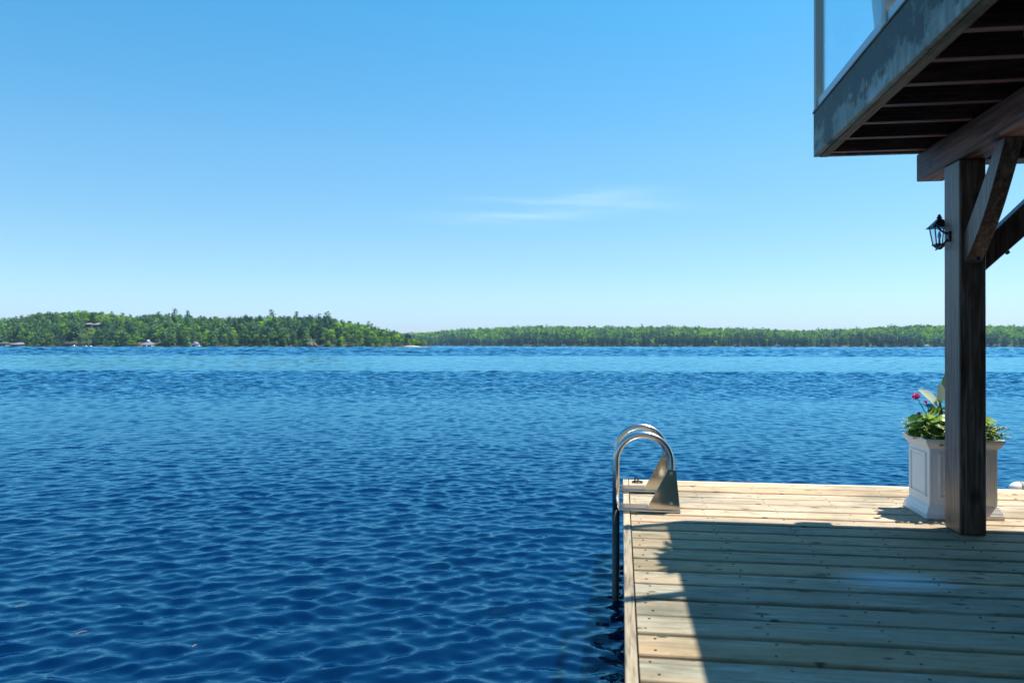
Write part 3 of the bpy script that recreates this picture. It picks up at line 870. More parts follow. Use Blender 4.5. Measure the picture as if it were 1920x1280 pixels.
boathouse('boathouse', 880, 1600, 12, 8, 2.8, 1.8, 'hip', wall_brown, roof_dark, 'dark low boathouse on the far bay shore')
boathouse('lake_house', 997, 1345, 11, 8, 4.0, 3.0, 'gable', wall_brown, vinyl_mat, 'far shore house with a bright white metal roof', z=WZ + 4.0, doors=2)
for px, lab, wm, rm, w in ((1017, 'far shore boathouse with pale blue roof right of the white roofed house', wall_tan, roof_grey, 6), (1058, 'small white boathouse on the far shore between dark pines', wall_white, roof_grey, 6),
                       (1105, 'small tan boathouse on the far shore right of the small white one', wall_tan, roof_grey, 5), (1164, 'tan boathouse with dark roof midway along the far shore', wall_tan, roof_dark, 6),
                       (1247, 'white cottage with grey roof among the far shore pines', wall_white, roof_grey, 6), (1382, 'low brown boathouse right of the white far shore cottage', wall_brown, roof_grey, 7),
                       (1459, 'pale boathouse with wide grey roof on the far shore', wall_white, roof_grey, 8), (1497, 'tall tan cottage in the far shore trees beside the pale boathouse', wall_tan, roof_grey, 5),
                       (1545, 'small brown boathouse on the far shore short of the pillar', wall_brown, roof_grey, 6), (1739, 'white gabled boathouse on the far shore just left of the wooden post', wall_white, roof_grey, 9),
                       (1868, 'grey roofed cottage on the far shore right of the wooden post', wall_tan, roof_grey, 8)):
    boathouse('boathouse', px, float(far_D(px)) - 2, w, 6, 3.0, 2.2, 'gable' if w < 9 else 'hip', wm, rm, lab, doors=1)

# jetties and boats
def jetty(px, D, w, label):
    p = place(px, D, WZ)
    t = thing('jetty', label, 'jetty', p)
    a = Local(p); a.box(-w/2, w/2, -1.5, 1.5, .35, .75); obj('deck', a.done(), plank_mat, t)
    for x in (-w * .4, 0, w * .4):
        b = Local(p); b.box(x - .35, x + .35, -1.2, 1.2, -.8, .349); obj('crib', b.done(), rock_mat, t)
jetty(292, 696, 7.5, 'pale jetty joined to the right side of the white boathouse with a cupola')
jetty(335, 697, 9.0, 'long low stone and plank jetty between the two white boathouses')
jetty(1022, 1318, 10, 'low plank jetty on the far shore below the white roofed house')

def boat(px, D, L, label, hullm=hull_white, cabin=True, turn=0.0):
    p = place(px, D, WZ)
    t = thing('motor_boat', label, 'boat', p, 'boats moored along the far shores')
    ca, sa = math.cos(turn), math.sin(turn)
    secs = [(-.5, .16, .12), (-.3, .2, .0), (0, .21, .0), (.25, .17, .02), (.42, .08, .06), (.5, .01, .12)]
    h = Local(p); vs = []
    for x, wd, kz in secs:
        for y, z in ((-wd, .16), (-wd * .75, kz * .3 - .03), (0, kz * .4 - .07), (wd * .75, kz * .3 - .03), (wd, .16), (wd * .85, .165), (-wd * .85, .165)):
            vs.append(((x * ca - y * sa) * L, (x * sa + y * ca) * L, (z + max(0, x) * .08) * L))
    n = 7
    fs = [(i * n + k, (i + 1) * n + k, (i + 1) * n + (k + 1) % n, i * n + (k + 1) % n) for i in range(5) for k in range(n)]
    fs += [tuple(range(n)), tuple(range(5 * n, 6 * n))[::-1]]
    h.add(vs, fs); obj('hull', h.done(), hullm, t)
    if cabin:
        c = Local(p); c.frustum((-.12 * L, .2 * L, -.13 * L, .13 * L), .166 * L, (-.08 * L, .08 * L, -.11 * L, .11 * L), .34 * L)
        obj('cabin', c.done(), hull_white, t)
        g = Local(p); g.box(-.06 * L, .07 * L, -.125 * L, .125 * L, .23 * L, .31 * L); obj('window', g.done(), dark_open, t)
boat(8, 690, 5, 'white motor boat at the boathouse cut by the picture edge', cabin=False)
boat(41, 692, 5, 'pale boat tied at the right end of the low hip roofed boathouse', cabin=False)
boat(138, 692, 5.5, 'white cabin boat nearest the flat roofed boathouse')
boat(143, 694, 4.5, 'white open boat just right of the cabin boat at the flat roofed boathouse', cabin=False)
boat(161, 692, 4, 'white boat with upright cabin moored alone off the dark shore', turn=1.3)
boat(170, 693, 4.2, 'white boat moored next right of the upright cabin one', turn=1.2)
boat(186, 693, 5, 'small pale boat moored furthest right under the hillside house', cabin=False)
boat(372, 693, 6, 'white cabin boat beside the small white gabled boathouse')
boat(823, 1635, 7, 'white boat in the far bay between the grey and the white boathouse')
boat(852, 1620, 7, 'white boat alone on the far bay water right of the white gable', cabin=False)
boat(895, 1580, 6, 'pale boat at the dark low boathouse of the far bay')
boat(922, 1500, 9, 'long white boat moored left of the white roofed far house', cabin=False)
boat(1022, 1308, 6, 'red and white boat at the far shore plank jetty', hull_red)
boat(1450, 1248, 6, 'white boat left of the pale boathouse on the far shore')

# ------------------------------------------------------------------ the dock
def build_dock():
    t = thing('dock', 'weathered pine plank dock with a grey brown edge board', 'dock', (0.02, 5.86, 0))
    PITCHB = 0.195; GAP = 0.022
    mb = MB(); sc = MB()
    rnd = random.Random(4)
    for k in range(-14, 18):
        y0 = 2.349 + PITCHB * k + GAP / 2; y1 = y0 + PITCHB - GAP
        tone = rnd.random()
        dz = rnd.uniform(-.0015, .0015)
        # one long board, then a second after a butt joint off to the right
        xj = rnd.choice([2.9, 3.5, 4.1])
        for (xa, xb, tn) in ((0.0575, xj - .002, tone), (xj + .002, 6.5, rnd.random())):
            # slightly cupped board: five strips across
            n = 10; vs = []; cup = rnd.uniform(-.0016, .0022)
            fr = (0, .012, .03, .06, .3, .5, .7, .94, .97, .988, 1); dp = (.013, .006, .0018, 0, 0, 0, 0, 0, .0018, .006, .013)
            for x in (xa, xb):
                for i in range(n + 1):
                    f = fr[i]
                    vs.append((x, y0 + (y1 - y0) * f, dz - cup * 4 * (f - .5) ** 2 - dp[i]))
                vs += [(x, y1, -.038), (x, y0, -.038)]
            m = n + 3
            fs = [(i, m + i, m + i + 1, i + 1) for i in range(n)]
            fs += [(n, m + n, m + n + 1, n + 1), (n + 1, m + n + 1, m + n + 2, n + 2), (n + 2, m + n + 2, m, 0)]
            fs += [tuple(range(m)), tuple(range(m, 2 * m))[::-1]]
            mb.add(vs, fs, tn)
        for xs in (0.10, 0.51, 0.92, 1.33, 1.74, 2.15, 2.56):
            for f in (.22, .78):
                x = xs + rnd.uniform(-.02, .02); y = y0 + (y1 - y0) * f + rnd.uniform(-.008, .008)
                sc.lathe([(.0052, -.004), (.0052, dz + .0006 + .001)], (x, y, 0), 8)
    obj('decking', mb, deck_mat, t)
    obj('screw_heads', sc, screw_mat, t)
    e = MB(); e.box(0.012, 0.0515, -.6, 5.865, -.14, 0.004, .3); obj('edge_board', e, trim_mat, t, bevel=.003)
    e = MB(); e.box(0.0575, 6.5, 5.8625, 5.90, -.14, -.003, .6); obj('edge_board', e, wood('pine_end_board', ((.31, .22, .12), (.52, .41, .265), (.66, .55, .38)), 0, tonevar=.1), t, bevel=.003)
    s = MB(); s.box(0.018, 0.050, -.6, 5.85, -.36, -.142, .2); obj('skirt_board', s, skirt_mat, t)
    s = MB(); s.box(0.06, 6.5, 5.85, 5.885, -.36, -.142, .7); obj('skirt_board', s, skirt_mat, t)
    for y in (0.2, 2.1, 3.9, 5.7):
        for x in (.16, 2.2, 4.3):
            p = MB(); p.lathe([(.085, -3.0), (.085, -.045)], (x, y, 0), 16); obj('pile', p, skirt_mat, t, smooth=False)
    for x in (.52, 1.4, 2.4, 3.4):
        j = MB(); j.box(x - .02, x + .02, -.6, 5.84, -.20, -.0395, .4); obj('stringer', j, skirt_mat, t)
build_dock()

# ring on the far corner of the dock
def torus_pts(c, r, n=20, tilt=0.0):
    return [(c[0] + r * math.cos(2 * math.pi * i / n), c[1] + r * math.sin(2 * math.pi * i / n) * math.cos(tilt), c[2] + r * math.sin(2 * math.pi * i / n) * math.sin(tilt)) for i in range(n + 1)]
rg = thing('mooring_ring', 'small black iron mooring ring at the far corner of the dock', 'mooring ring', (.117, 5.74, 0))
b = MB(); b.tube(torus_pts((.117, 5.74, .009), .036), .005, 8); obj('ring', b, black_mat, rg, smooth=True)
b = MB(); b.tube([(.10, 5.77, .004), (.10, 5.77, .03), (.108, 5.765, .044), (.12, 5.76, .04), (.122, 5.755, .02), (.117, 5.75, .003)], .005, 8); obj('staple', b, black_mat, rg, smooth=True)

# white bumper on the far edge, at the right of the picture
bu = thing('dock_bumper', 'white rounded dock bumper hung along the far edge behind the planter', 'bumper', (2.9, 5.96, -.01))
b = MB()
prof = [(2.735, .002), (2.738, .018), (2.748, .032), (2.765, .043), (2.79, .050), (3.5, .050), (3.53, .04), (3.545, .002)]
b.tube([(x, 5.955, -.008) for x, r in prof], [r for x, r in prof], 18); obj('body', b, vinyl_mat, bu, smooth=True)
b = MB(); b.tube([(x, 5.955, -.008) for x in (2.80, 2.803, 2.827, 2.83)], [.0505, .053, .053, .0505], 18); obj('strap', b, strap_mat, bu)
b = MB(); b.box(2.80, 2.83, 5.865, 5.905, -.002, .012); obj('bracket', b, steel_mat, bu, bevel=.002)

# ------------------------------------------------------------------ swim ladder
def build_ladder():
    t = thing('swim_ladder', 'stainless steel swim ladder with two looped handrails and triangular plates', 'ladder', (.14, 4.77, 0))
    r = .021
    XL, XR = -.033, .298
    for (Y, top, name) in ((4.77, .463, 'near'), (5.40, .448, 'far')):
        rad = (XR - XL) / 2; cx = (XL + XR) / 2; zc = top - rad
        lg = MB(); lg.tube([(XL, Y, -1.35), (XL, Y, -.6), (XL, Y, .005)], r + .001, 18)
        pts = [(XL, Y, .0055), (XL, Y, zc - .05)]
        pts += [(cx - rad * math.cos(math.pi * i / 20), Y, zc + rad * math.sin(math.pi * i / 20)) for i in range(21)]
        pts += [(XR, Y, zc - .05), (XR, Y, .17), (XR, Y, .022)]
        b = MB(); b.tube(pts, r, 18); obj('handrail', b, steel_mat, t, smooth=True); obj('lower_leg', lg, leg_mat, t, smooth=True)
        # triangular mounting plate standing in front of the rail's inner leg
        yp = Y - r - .005
        pl = MB(); pl.prism([(.150, .0165), (.350, .0165), (.326, .255), (.283, .262), (.272, .248)], 1, yp - .004, yp)
        plate = obj('plate', pl, plate_mat, t, bevel=.001)
        for z in (.235, .06):
            bo = MB(); bo.tube([(XR, yp - .0045, z), (XR, yp - .012, z)], [.011, .009], 10); obj('bolt', bo, steel_mat, plate, smooth=False)
        fb = MB(); fb.box(-.02, .352, Y - .05, Y + .045, .006, .0155); obj('base_bar', fb, steel_mat, t, bevel=.0015)
        ub = MB(); ub.box(-.012, .16, Y - .02, Y - .012, .016, .045); obj('angle_bar', ub, steel_mat, t, bevel=.001)
    for z in (-.28, -.56, -.84, -1.12):
        b = MB(); b.box(XL - .018, XL + .018, 4.792, 5.378, z - .012, z + .012); obj('rung', b, steel_mat, t, bevel=.004)
build_ladder()

# ------------------------------------------------------------------ balcony overhead
FXL, FYE = 1.166, 4.95
def build_balcony():
    t = thing('balcony', 'brown timber balcony of the boathouse with weathered grey fascia over the dock', 'balcony', (1.85, 4.49, 0))
    XE, YN = 6.2, -1.2
    f = MB(); f.box(FXL, FXL + .028, YN, FYE, 2.158, 2.425, .2); obj('fascia_board', f, fascia_mat, t, bevel=.004)
    f = MB(); f.box(FXL + .0282, XE, FYE - .028, FYE, 2.158, 2.425, .7); obj('fascia_board', f, fascia_mat, t, bevel=.004)
    f = MB(); f.box(FXL + .0285, FXL + .075, YN, FYE - .0285, 2.15, 2.36, .4); obj('rim_joist', f, edge_mat, t, bevel=.004)
    ys = [4.86, 4.55, 4.25, 3.95, 3.65, 3.35, 3.05, 2.72, 2.4, 2.1, 1.8, 1.5, 1.2, .9, .6, .3, 0, -.3, -.6, -.9]
    for i, y in enumerate(ys):
        j = MB(); j.box(FXL + .0755, XE, y - .022, y + .022, 2.163, 2.352, (i * .377) % 1); obj('joist', j, joist_mat, t, bevel=.003)
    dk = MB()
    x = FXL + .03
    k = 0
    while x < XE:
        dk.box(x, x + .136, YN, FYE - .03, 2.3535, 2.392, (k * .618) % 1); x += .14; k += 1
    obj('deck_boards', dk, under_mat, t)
    # grey flashing lip with drips along the top of the fascia
    f = MB(); f.box(FXL - .006, FXL + .05, YN, FYE + .006, 2.4255, 2.434, .2); obj('top_lip', f, wood('weathered_lip', ((.10, .08, .06), (.2, .17, .13), (.3, .26, .2)), 1, tonevar=.1), t, bevel=.002)
    bl = MB(); bl.box(1.44, 1.53, 2.745, 3.026, 2.12, 2.35, .3); obj('blocking', bl, beam_mat, t, bevel=.003)
    # beam, post and braces
    bm = MB(); bm.box(1.772, 1.922, YN, 4.985, 1.998, 2.1615, .35); obj('support_beam', bm, beam_mat, t, bevel=.006)
    b2 = MB(); b2.box(1.923, XE, 4.44, 4.58, 2.0, 2.161, .8); obj('cross_beam', b2, joist_mat, t, bevel=.006)
    po = MB(); po.box(1.78, 1.913, 4.405, 4.60, .002, 1.9975, .15); pt = obj('support_post', po, post_mat, t, bevel=.007, seg=3)
    # curved brace under the beam, towards the camera
    xa, xb = 1.806, 1.888
    outer = []; inner = []
    for i in range(13):
        u = i / 12
        # back edge (towards post/beam corner) and curved belly
        outer.append((4.404 - .36 * u, 1.60 + .397 * u - .006 * math.sin(math.pi * u)))
        inner.append((4.404 - .444 * u, 1.445 + .552 * u - .055 * math.sin(math.pi * u)))
    br = MB()
    n = len(outer); vs = []
    for x in (xa, xb):
        vs += [(x, y, z) for y, z in outer] + [(x, y, z) for y, z in inner]
    m = 2 * n
    fs = []
    for i in range(n - 1):
        fs.append((i, i + 1, n + i + 1, n + i)); fs.append((m + i, m + n + i, m + n + i + 1, m + i + 1))
        fs.append((i, m + i, m + i + 1, i + 1)); fs.append((n + i, n + i + 1, m + n + i + 1, m + n + i))
    fs += [(0, n, m + n, m), (n - 1, m + n - 1, m + 2 * n - 1, 2 * n - 1)]
    br.add(vs, fs, .6)
    b1 = obj('knee_brace', br, post_mat, t)
    # straight brace to the cross beam
    br = MB(); br.prism([(1.9135, 1.39), (1.9135, 1.555), (2.36, 1.999), (2.57, 1.999)], 1, 4.455, 4.545, .9)
    b3 = obj('knee_brace', br, post_mat, t, bevel=.005)
    h = MB(); h.tube([(1.847, 4.352, 1.462), (1.847, 4.336, 1.446)], [.014, .012], 12); obj('bolt', h, black_mat, b1)
    h = MB(); h.tube([(2.05, 4.50, 1.522), (2.066, 4.50, 1.502)], [.013, .011], 12); obj('bolt', h, black_mat, b3)
    # glass railing
    rl = MB()
    XP = FXL + .022
    rl.box(XP - .02, XP + .02, YN, 4.925, 3.42, 3.46); rl.box(XP + .0205, XE, 4.885, 4.925, 3.42, 3.46)
    rail = obj('railing', rl, rail_mat, t, bevel=.006)
    posts = [(XP, 4.90), (XP, 3.66), (XP, 2.42), (XP, 1.18), (XP, -.06), (2.45, 4.905), (3.7, 4.905), (4.95, 4.905)]
    rail2 = rail2_mat
    for (x, y) in posts:
        p = MB(); p.box(x - .026, x + .026, y - .026, y + .026, 2.4345, 3.419); p.box(x - .028, x + .045, y - .04, y + .04, 2.4345, 2.442)
        obj('rail_post', p, rail_mat, rail, bevel=.005)
    for y1, y0 in ((4.87, 3.69), (3.63, 2.45), (2.39, 1.21), (1.15, -.03)):
        g = MB(); g.box(XP - .004, XP + .004, y0, y1, 2.486, 3.40); obj('glass_pane', g, glass, rail)
        g = MB(); g.box(XP - .016, XP + .016, y0, y1, 2.438, 2.490); obj('bottom_rail', g, rail2_mat, rail, bevel=.003)
    for x0, x1 in ((XP + .03, 2.42), (2.48, 3.67), (3.73, 4.92)):
        g = MB(); g.box(x0, x1, 4.901, 4.909, 2.486, 3.40); obj('glass_pane', g, glass, rail)
        g = MB(); g.box(x0, x1, 4.891, 4.919, 2.446, 2.484); obj('bottom_rail', g, rail2_mat, rail, bevel=.003)
build_balcony()

# the boathouse that carries the balcony, behind the photographer's right shoulder
def build_boathouse():
    t = thing('boathouse', 'dark timber boathouse that carries the balcony over the dock', 'boathouse', (4, -1.5, 0))
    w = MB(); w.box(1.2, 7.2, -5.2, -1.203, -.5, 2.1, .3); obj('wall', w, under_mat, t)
    w = MB(); w.box(1.25, 7.2, -5.2, -1.35, 2.4, 4.9, .6); obj('wall', w, wall_brown, t)
    f = MB(); f.box(1.2, 7.2, -5.2, -1.203, 2.101, 2.399, .3); obj('floor_band', f, wall_brown, t)
    r = MB(); r.prism([(-5.9, 4.75), (-.75, 4.75), (-3.2, 6.6)], 0, .8, 7.6); obj('roof', r, roof_dark, t)
    w = MB(); w.box(5.9, 7.2, -1.2025, 3.6, -.5, 2.10, .4); obj('wall', w, under_mat, t)  # unseen wing wall, added to cut the light from the right
    for x in (1.9, 4.0):
        d = MB(); d.box(x, x + 1.7, -1.202, -1.16, .02, 2.0, .5); dd = obj('door', d, trim_mat, t, bevel=.004)
        h = MB(); h.tube([(x + 1.55, -1.14, .95), (x + 1.55, -1.14, 1.1)], .012, 8); obj('handle', h, black_mat, dd)
build_boathouse()

# potted plant on the balcony: its pot shows through the glass, its leaves shade the dock
pp = thing('potted_plant', 'pale grey tapered pot of leaves standing on the balcony behind the glass', 'potted plant', (1.50, 4.25, 2.393))
b = MB(); b.lathe([(.15, 0), (.165, .04), (.205, .5), (.225, .56), (.225, .60), (.20, .60), (.19, .56)], (1.50, 4.25, 2.393), 32); obj('pot', b, pot_mat, pp, smooth=False)
b = MB(); b.lathe([(.185, .55), (.185, .572), (.10, .585)], (1.50, 4.25, 2.393), 20); obj('soil', b, soil_mat, pp)
b = MB(); rnd = random.Random(9)
st = MB()
for i in range(46):
    a = rnd.uniform(0, 6.28); rr = rnd.uniform(.02, .16)
    base = Vector((1.50 + rr * .5 * math.cos(a), 4.25 + rr * .5 * math.sin(a), 2.97))
    h = rnd.uniform(.05, .36)
    tip = base + Vector((math.cos(a) * rr * .7, math.sin(a) * rr * 1.6, h))
    st.tube([base, (base + tip) / 2 + Vector((0, 0, .02)), tip], .003, 5, .5)
    b.leaf(tip, (math.cos(a), math.sin(a) * 1.3, rnd.uniform(-.2, .6)), (0, 0, 1), rnd.uniform(.08, .17), rnd.uniform(.03, .07), .5, .2, 5, 1.0, rnd.random())
obj('foliage', b, leaf_mat, pp, smooth=True); obj('stem', st, stem_mat, pp)

# ------------------------------------------------------------------ wall lantern
def build_lantern():
    c = Vector((1.783, 4.672, 0))
    t = thing('wall_lantern', 'small black lantern on the left side of the timber post', 'lantern', (1.78, 4.5, 1.60))
    z0, z1 = 1.578, 1.672
    h0, h1 = .025, .038
    fr = MB()
    for sx in (-1, 1):
        for sy in (-1, 1):
            fr.tube([(c.x + sx * h0, c.y + sy * h0, z0), (c.x + sx * h1, c.y + sy * h1, z1)], .0035, 6)
    fr.frustum((c.x - .029, c.x + .029, c.y - .029, c.y + .029), z0 - .006, (c.x - .03, c.x + .03, c.y - .03, c.y + .03), z0 + .003)
    fr.frustum((c.x - .008, c.x + .008, c.y - .008, c.y + .008), z0 - .028, (c.x - .026, c.x + .026, c.y - .026, c.y + .026), z0 - .0065)
    obj('frame', fr, black_mat, t)
    g = MB(); g.frustum((c.x - h0 + .003, c.x + h0 - .003, c.y - h0 + .003, c.y + h0 - .003), z0 + .004, (c.x - h1 + .003, c.x + h1 - .003, c.y - h1 + .003, c.y + h1 - .003), z1 - .002)
    obj('glass_pane', g, lamp_glass, t)
    r = MB(); r.frustum((c.x - .056, c.x + .056, c.y - .056, c.y + .056), z1, (c.x - .034, c.x + .034, c.y - .034, c.y + .034), z1 + .024)
    r.frustum((c.x - .0338, c.x + .0338, c.y - .0338, c.y + .0338), z1 + .0242, (c.x - .012, c.x + .012, c.y - .012, c.y + .012), z1 + .050)
    r.lathe([(.010, 0), (.016, .008), (.008, .016), (.010, .02), (.002, .028)], (c.x, c.y, z1 + .0502), 10)
    obj('roof', r, black_mat, t)
    bu = MB(); bu.lathe([(.006, 0), (.006, .03), (.011, .045), (.004, .07)], (c.x, c.y, z0 + .004), 10); obj('bulb', bu, plain('frosted_bulb', (.7, .7, .68), .4), t, smooth=True)
    br = MB()
    br.tube([(1.770, 4.53, 1.618), (1.758, 4.545, 1.628), (1.748, 4.575, 1.648), (1.748, 4.61, 1.672), (1.752, 4.64, 1.69), (1.757, 4.66, 1.694)], .006, 8)
    br.tube([(1.770, 4.53, 1.588), (1.758, 4.54, 1.570), (1.748, 4.565, 1.557), (1.748, 4.60, 1.548), (1.752, 4.64, 1.545)], .005, 8)
    obj('bracket', br, black_mat, t, smooth=True)
    pl = MB(); pl.box(1.7705, 1.7795, 4.512, 4.55, 1.575, 1.632); obj('back_plate', pl, black_mat, t, bevel=.003)
build_lantern()

# ------------------------------------------------------------------ planter and its plants
PX0, PX1, PY0, PY1 = 1.785, 2.155, 4.825, 5.155
def build_planter():
    t = thing('planter_box', 'white square planter box with panelled sides behind the timber post', 'planter', ((PX0 + PX1) / 2, (PY0 + PY1) / 2, 0))
    x0, x1, y0, y1 = PX0, PX1, PY0, PY1
    def rc(e): return (x0 - e, x1 + e, y0 - e, y1 + e)
    w = .018
    b = MB()
    b.box(x0, x0 + w, y0, y1, .02, .44); b.box(x1 - w, x1, y0, y1, .02, .44)
    b.box(x0 + w + .0002, x1 - w - .0002, y0, y0 + w, .02, .44); b.box(x0 + w + .0002, x1 - w - .0002, y1 - w, y1, .02, .44)
    obj('body', b, white_mat, t, bevel=.003)
    m = MB()
    def ring(e0, z0, e1, z1):
        # a moulding band round the four sides (open in the middle)
        a, c = rc(e0), rc(e1); i = rc(-.004)
        for (p, q) in ((0, 1), (1, 2), (2, 3), (3, 0)):
            def cor(r_, k): return ((r_[0], r_[2]), (r_[1], r_[2]), (r_[1], r_[3]), (r_[0], r_[3]))[k]
            vs = [(*cor(i, p), z0), (*cor(i, q), z0), (*cor(a, q), z0), (*cor(a, p), z0), (*cor(i, p), z1), (*cor(i, q), z1), (*cor(c, q), z1), (*cor(c, p), z1)]
            m.add(vs, [(0, 1, 2, 3), (7, 6, 5, 4), (3, 2, 6, 7), (1, 0, 4, 5), (0, 3, 7, 4), (2, 1, 5, 6)])
    ring(.026, .0, .026, .026); ring(.023, .0262, .018, .044); ring(.016, .0442, .009, .064); ring(.007, .0642, .005, .072)
    obj('base_moulding', m, white_mat, t)
    m2 = m; m = MB()
    ring(.005, .405, .009, .415); ring(.011, .4152, .022, .435); ring(.023, .4352, .026, .448); ring(.029, .4482, .029, .460)
    obj('rim', m, white_mat, t)
    # raised panel frames on the four sides
    def frame(axis, c, u0, u1, z0, z1, sgn):
        p = MB(); d = .009; th = .013
        def bx(ua, ub, za, zb, dd):
            lo, hi = sorted((c - sgn * .001, c + sgn * dd))
            if axis == 0: p.box(lo, hi, ua, ub, za, zb)
            else: p.box(ua, ub, lo, hi, za, zb)
        bx(u0, u1, z0, z0 + th, d); bx(u0, u1, z1 - th, z1, d); bx(u0, u0 + th, z0 + th + .0003, z1 - th - .0003, d * .97); bx(u1 - th, u1, z0 + th + .0003, z1 - th - .0003, d * .97)
        bx(u0 + th + .012, u1 - th - .012, z0 + th + .012, z1 - th - .012, d * .45)
        obj('panel', p, white_mat, t, bevel=.003)
    frame(0, x0, y0 + .045, y1 - .04, .115, .375, -1); frame(0, x1, y0 + .045, y1 - .04, .115, .375, 1)
    frame(1, y0, x0 + .05, x1 - .05, .115, .375, -1); frame(1, y1, x0 + .05, x1 - .05, .115, .375, 1)
    s = MB(); s.box(x0 + w, x1 - w, y0 + w, y1 - w, .38, .425); obj('soil', s, soil_mat, t)
    return t
build_planter()

def geranium(cx, cy, seed, label, bloom, n=26, hmax=.22, spread=.12):
    rnd = random.Random(seed)
    t = thing('geranium', label, 'plant', (cx, cy, .425))
    lf, st = MB(), MB()
    for i in range(n):
        a = rnd.uniform(0, 6.28); rr = spread * math.sqrt(rnd.random())
        h = rnd.uniform(.03, hmax) * (1 - .45 * rr / spread)
        p = Vector((cx + rr * math.cos(a), cy + rr * math.sin(a), .425 + h))
        st.tube([(cx + .2 * rr * math.cos(a), cy + .2 * rr * math.sin(a), .424), (cx + .7 * rr * math.cos(a), cy + .7 * rr * math.sin(a), .424 + h * .6), p], .0022, 5)
        lf.round_leaf(p, (math.cos(a) * .5 + rnd.uniform(-.4, .4), math.sin(a) * .5 - .25 + rnd.uniform(-.4, .4), 1), rnd.uniform(.018, .038), rnd.random())
    obj('foliage', lf, leaf_mat, t, smooth=True); obj('stem', st, stem_mat, t)
    for (bx, by, bz, br) in bloom:
        s = MB(); s.tube([(cx, cy, .424), ((cx + bx) / 2, (cy + by) / 2, (.424 + bz) / 2 + .03), (bx, by, bz)], .0024, 6)
        so = obj('flower_stem', s, stem_mat, t)
        f = MB()
        for i in range(54):
            v = Vector((rnd.gauss(0, 1), rnd.gauss(0, 1), rnd.gauss(.35, 1))).normalized()
            f.round_leaf(Vector((bx, by, bz)) + v * br * rnd.uniform(.7, 1), v + Vector((rnd.uniform(-.4, .4), rnd.uniform(-.4, .4), rnd.uniform(-.4, .4))), br * .42, rnd.random(), n=7)
        obj('flower_head', f, pink_mat, t)
    return t
geranium(1.875, 4.95, 1, 'geranium with a single magenta bloom at the left of the planter', [(1.738, 4.90, .705, .020), (1.80, 4.92, .672, .009), (1.765, 4.93, .60, .010)], 150, .27, .14)
geranium(2.075, 4.95, 2, 'geranium of bright round leaves right of the post in the planter', [(2.13, 4.9, .55, .009)], 90, .24, .11)

cn_ = thing('broad_leaf_plant', 'tall plant with large glossy canna leaves standing in the planter', 'plant', (1.955, 5.02, .425))
lfs = [((1.888, 4.97, .645), (-.78, -.12, .80), .175, .085, .30, .9), ((1.893, 4.955, .665), (-.12, -.2, 1.0), .135, .085, .15, .95), ((1.90, 4.99, .60), (-.6, -.4, .45), .15, .06, .4, .1),
       ((1.965, 5.02, .62), (.45, .2, .75), .20, .08, .35, .5), ((1.90, 4.96, .57), (-.35, -.5, .75), .14, .06, .5, .1), ((1.96, 5.02, .68), (.05, .3, .9), .18, .08, .2, .6)]
s = MB()
for (bp, d, L, W, dr_, tn) in lfs:
    s.tube([(1.955, 5.01, .424), ((1.955 + bp[0]) / 2, (5.01 + bp[1]) / 2, (.43 + bp[2]) / 2), bp], .005, 6)
obj('stem', s, stem_mat, cn_)
for (bp, d, L, W, dr_, tn) in lfs:
    l = MB(); l.leaf(bp, d, (0.2, -.6, .7), L, W, dr_ * .5, .25, 8, .8, tn); obj('leaf', l, pale_leaf if tn > .85 else canna_mat, cn_, smooth=True)

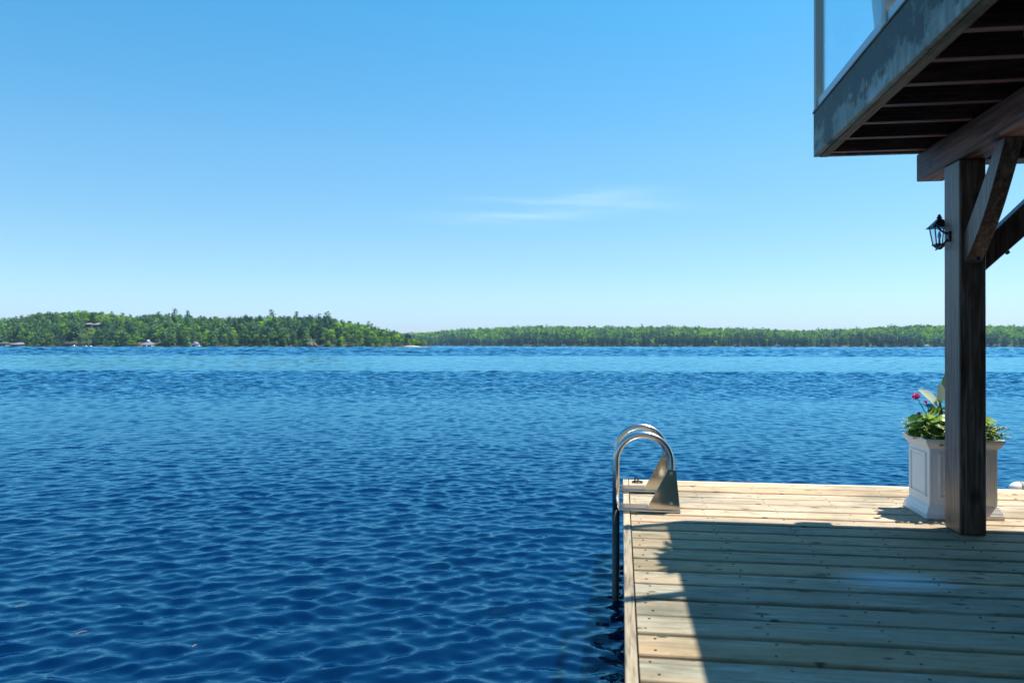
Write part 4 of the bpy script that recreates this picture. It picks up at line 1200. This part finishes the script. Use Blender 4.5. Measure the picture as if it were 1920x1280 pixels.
def trailing(name, label, cells, seed):
    rnd = random.Random(seed)
    cx = sum(c[0] for c in cells) / len(cells); cy = sum(c[1] for c in cells) / len(cells)
    t = thing(name, label, 'plant', (cx, cy, .425))
    lf, st, fl = MB(), MB(), MB()
    for (x, y, ox, oy) in cells:
        for k in range(15):
            a = math.atan2(oy, ox) + rnd.uniform(-1.1, 1.1)
            L = rnd.uniform(.03, .10)
            p0 = Vector((x + rnd.uniform(-.02, .02), y + rnd.uniform(-.02, .02), .424))
            p1 = p0 + Vector((math.cos(a) * L * .5, math.sin(a) * L * .5, rnd.uniform(.03, .105)))
            p2 = p1 + Vector((math.cos(a) * L * .6, math.sin(a) * L * .6, rnd.uniform(-.025, .035)))
            st.tube([p0, p1, p2], .0013, 4)
            for q in range(7):
                f = rnd.uniform(.3, 1); pp_ = p1.lerp(p2, f) if f > .5 else p0.lerp(p1, f * 2)
                lf.leaf(pp_, (rnd.uniform(-1, 1), rnd.uniform(-1, 1), rnd.uniform(-.1, .9)), (0, 0, 1), rnd.uniform(.014, .03), rnd.uniform(.007, .014), .3, .2, 3, 1, rnd.random())
            if rnd.random() < .5:
                for q in range(5):
                    an = q * 1.2566 + rnd.random()
                    fl.leaf(p2 + Vector((0, 0, .004)), (math.cos(an), math.sin(an), .35), (0, 0, 1), .0085, .007, .2, .1, 3, 1, rnd.random())
    obj('foliage', lf, trail_mat, t); obj('stem', st, stem_mat, t)
    if fl.v: obj('flower', fl, petal_mat, t)
trailing('trailing_plant', 'small leaved plant with white flowers spilling over the left planter rim', [(1.81, 4.86, -.6, -.6), (1.81, 4.95, -1, 0), (1.81, 5.06, -1, .2), (1.87, 4.85, -.1, -1), (1.93, 4.855, 0, -1), (1.99, 4.86, 0, -1), (1.83, 5.12, -1, .4)], 3)
trailing('trailing_plant', 'small leaved plant with pale flowers spilling over the right planter rim', [(2.05, 4.86, .1, -1), (2.10, 4.86, .4, -1), (2.135, 4.88, 1, -.5), (2.135, 4.97, 1, 0), (2.13, 5.07, 1, .2), (2.06, 5.1, .1, .6)], 4)

# twigs and needles adrift in front of the dock
def surf(px, py):
    D = 1.55 * 1450 / (py - 648.5)
    return place(px, D, WZ)
for (px, py, L, a, lab) in ((42, 1142, .06, .5, 'dry brown twig adrift at the left edge of the water'), (155, 1192, .055, .9, 'thin pale twig adrift in the dark water at lower left'), (367, 1217, .03, 1.2, 'tiny upright bit of twig adrift on the lower water')):
    p = surf(px, py); v = Vector((math.cos(a), math.sin(a), .05)) * L / 2
    b = MB(); b.tube([p - v + Vector((0, 0, .02)), p + Vector((0, .002, .024)), p + v + Vector((0, 0, .02))], [.0014, .002, .0012], 6)
    tag(obj('floating_twig', b, twig_mat), lab, 'twig')

# ------------------------------------------------------------------ summer haze over the lake
hz = MB(); hz.box(-3000, 3000, -3000, 3000, -7.0, 75.0)
mh = bpy.data.materials.new('lake_haze'); mh.use_nodes = True
mh.node_tree.nodes.clear()
pv = N(mh.node_tree, 'ShaderNodeVolumePrincipled', {'Color': (.35, .66, .95, 1), 'Density': 0.00008, 'Anisotropy': 0.0})
N(mh.node_tree, 'ShaderNodeOutputMaterial', {'Volume': pv.outputs[0]})
ho = obj('haze', hz, mh)
ho['kind'] = 'stuff'
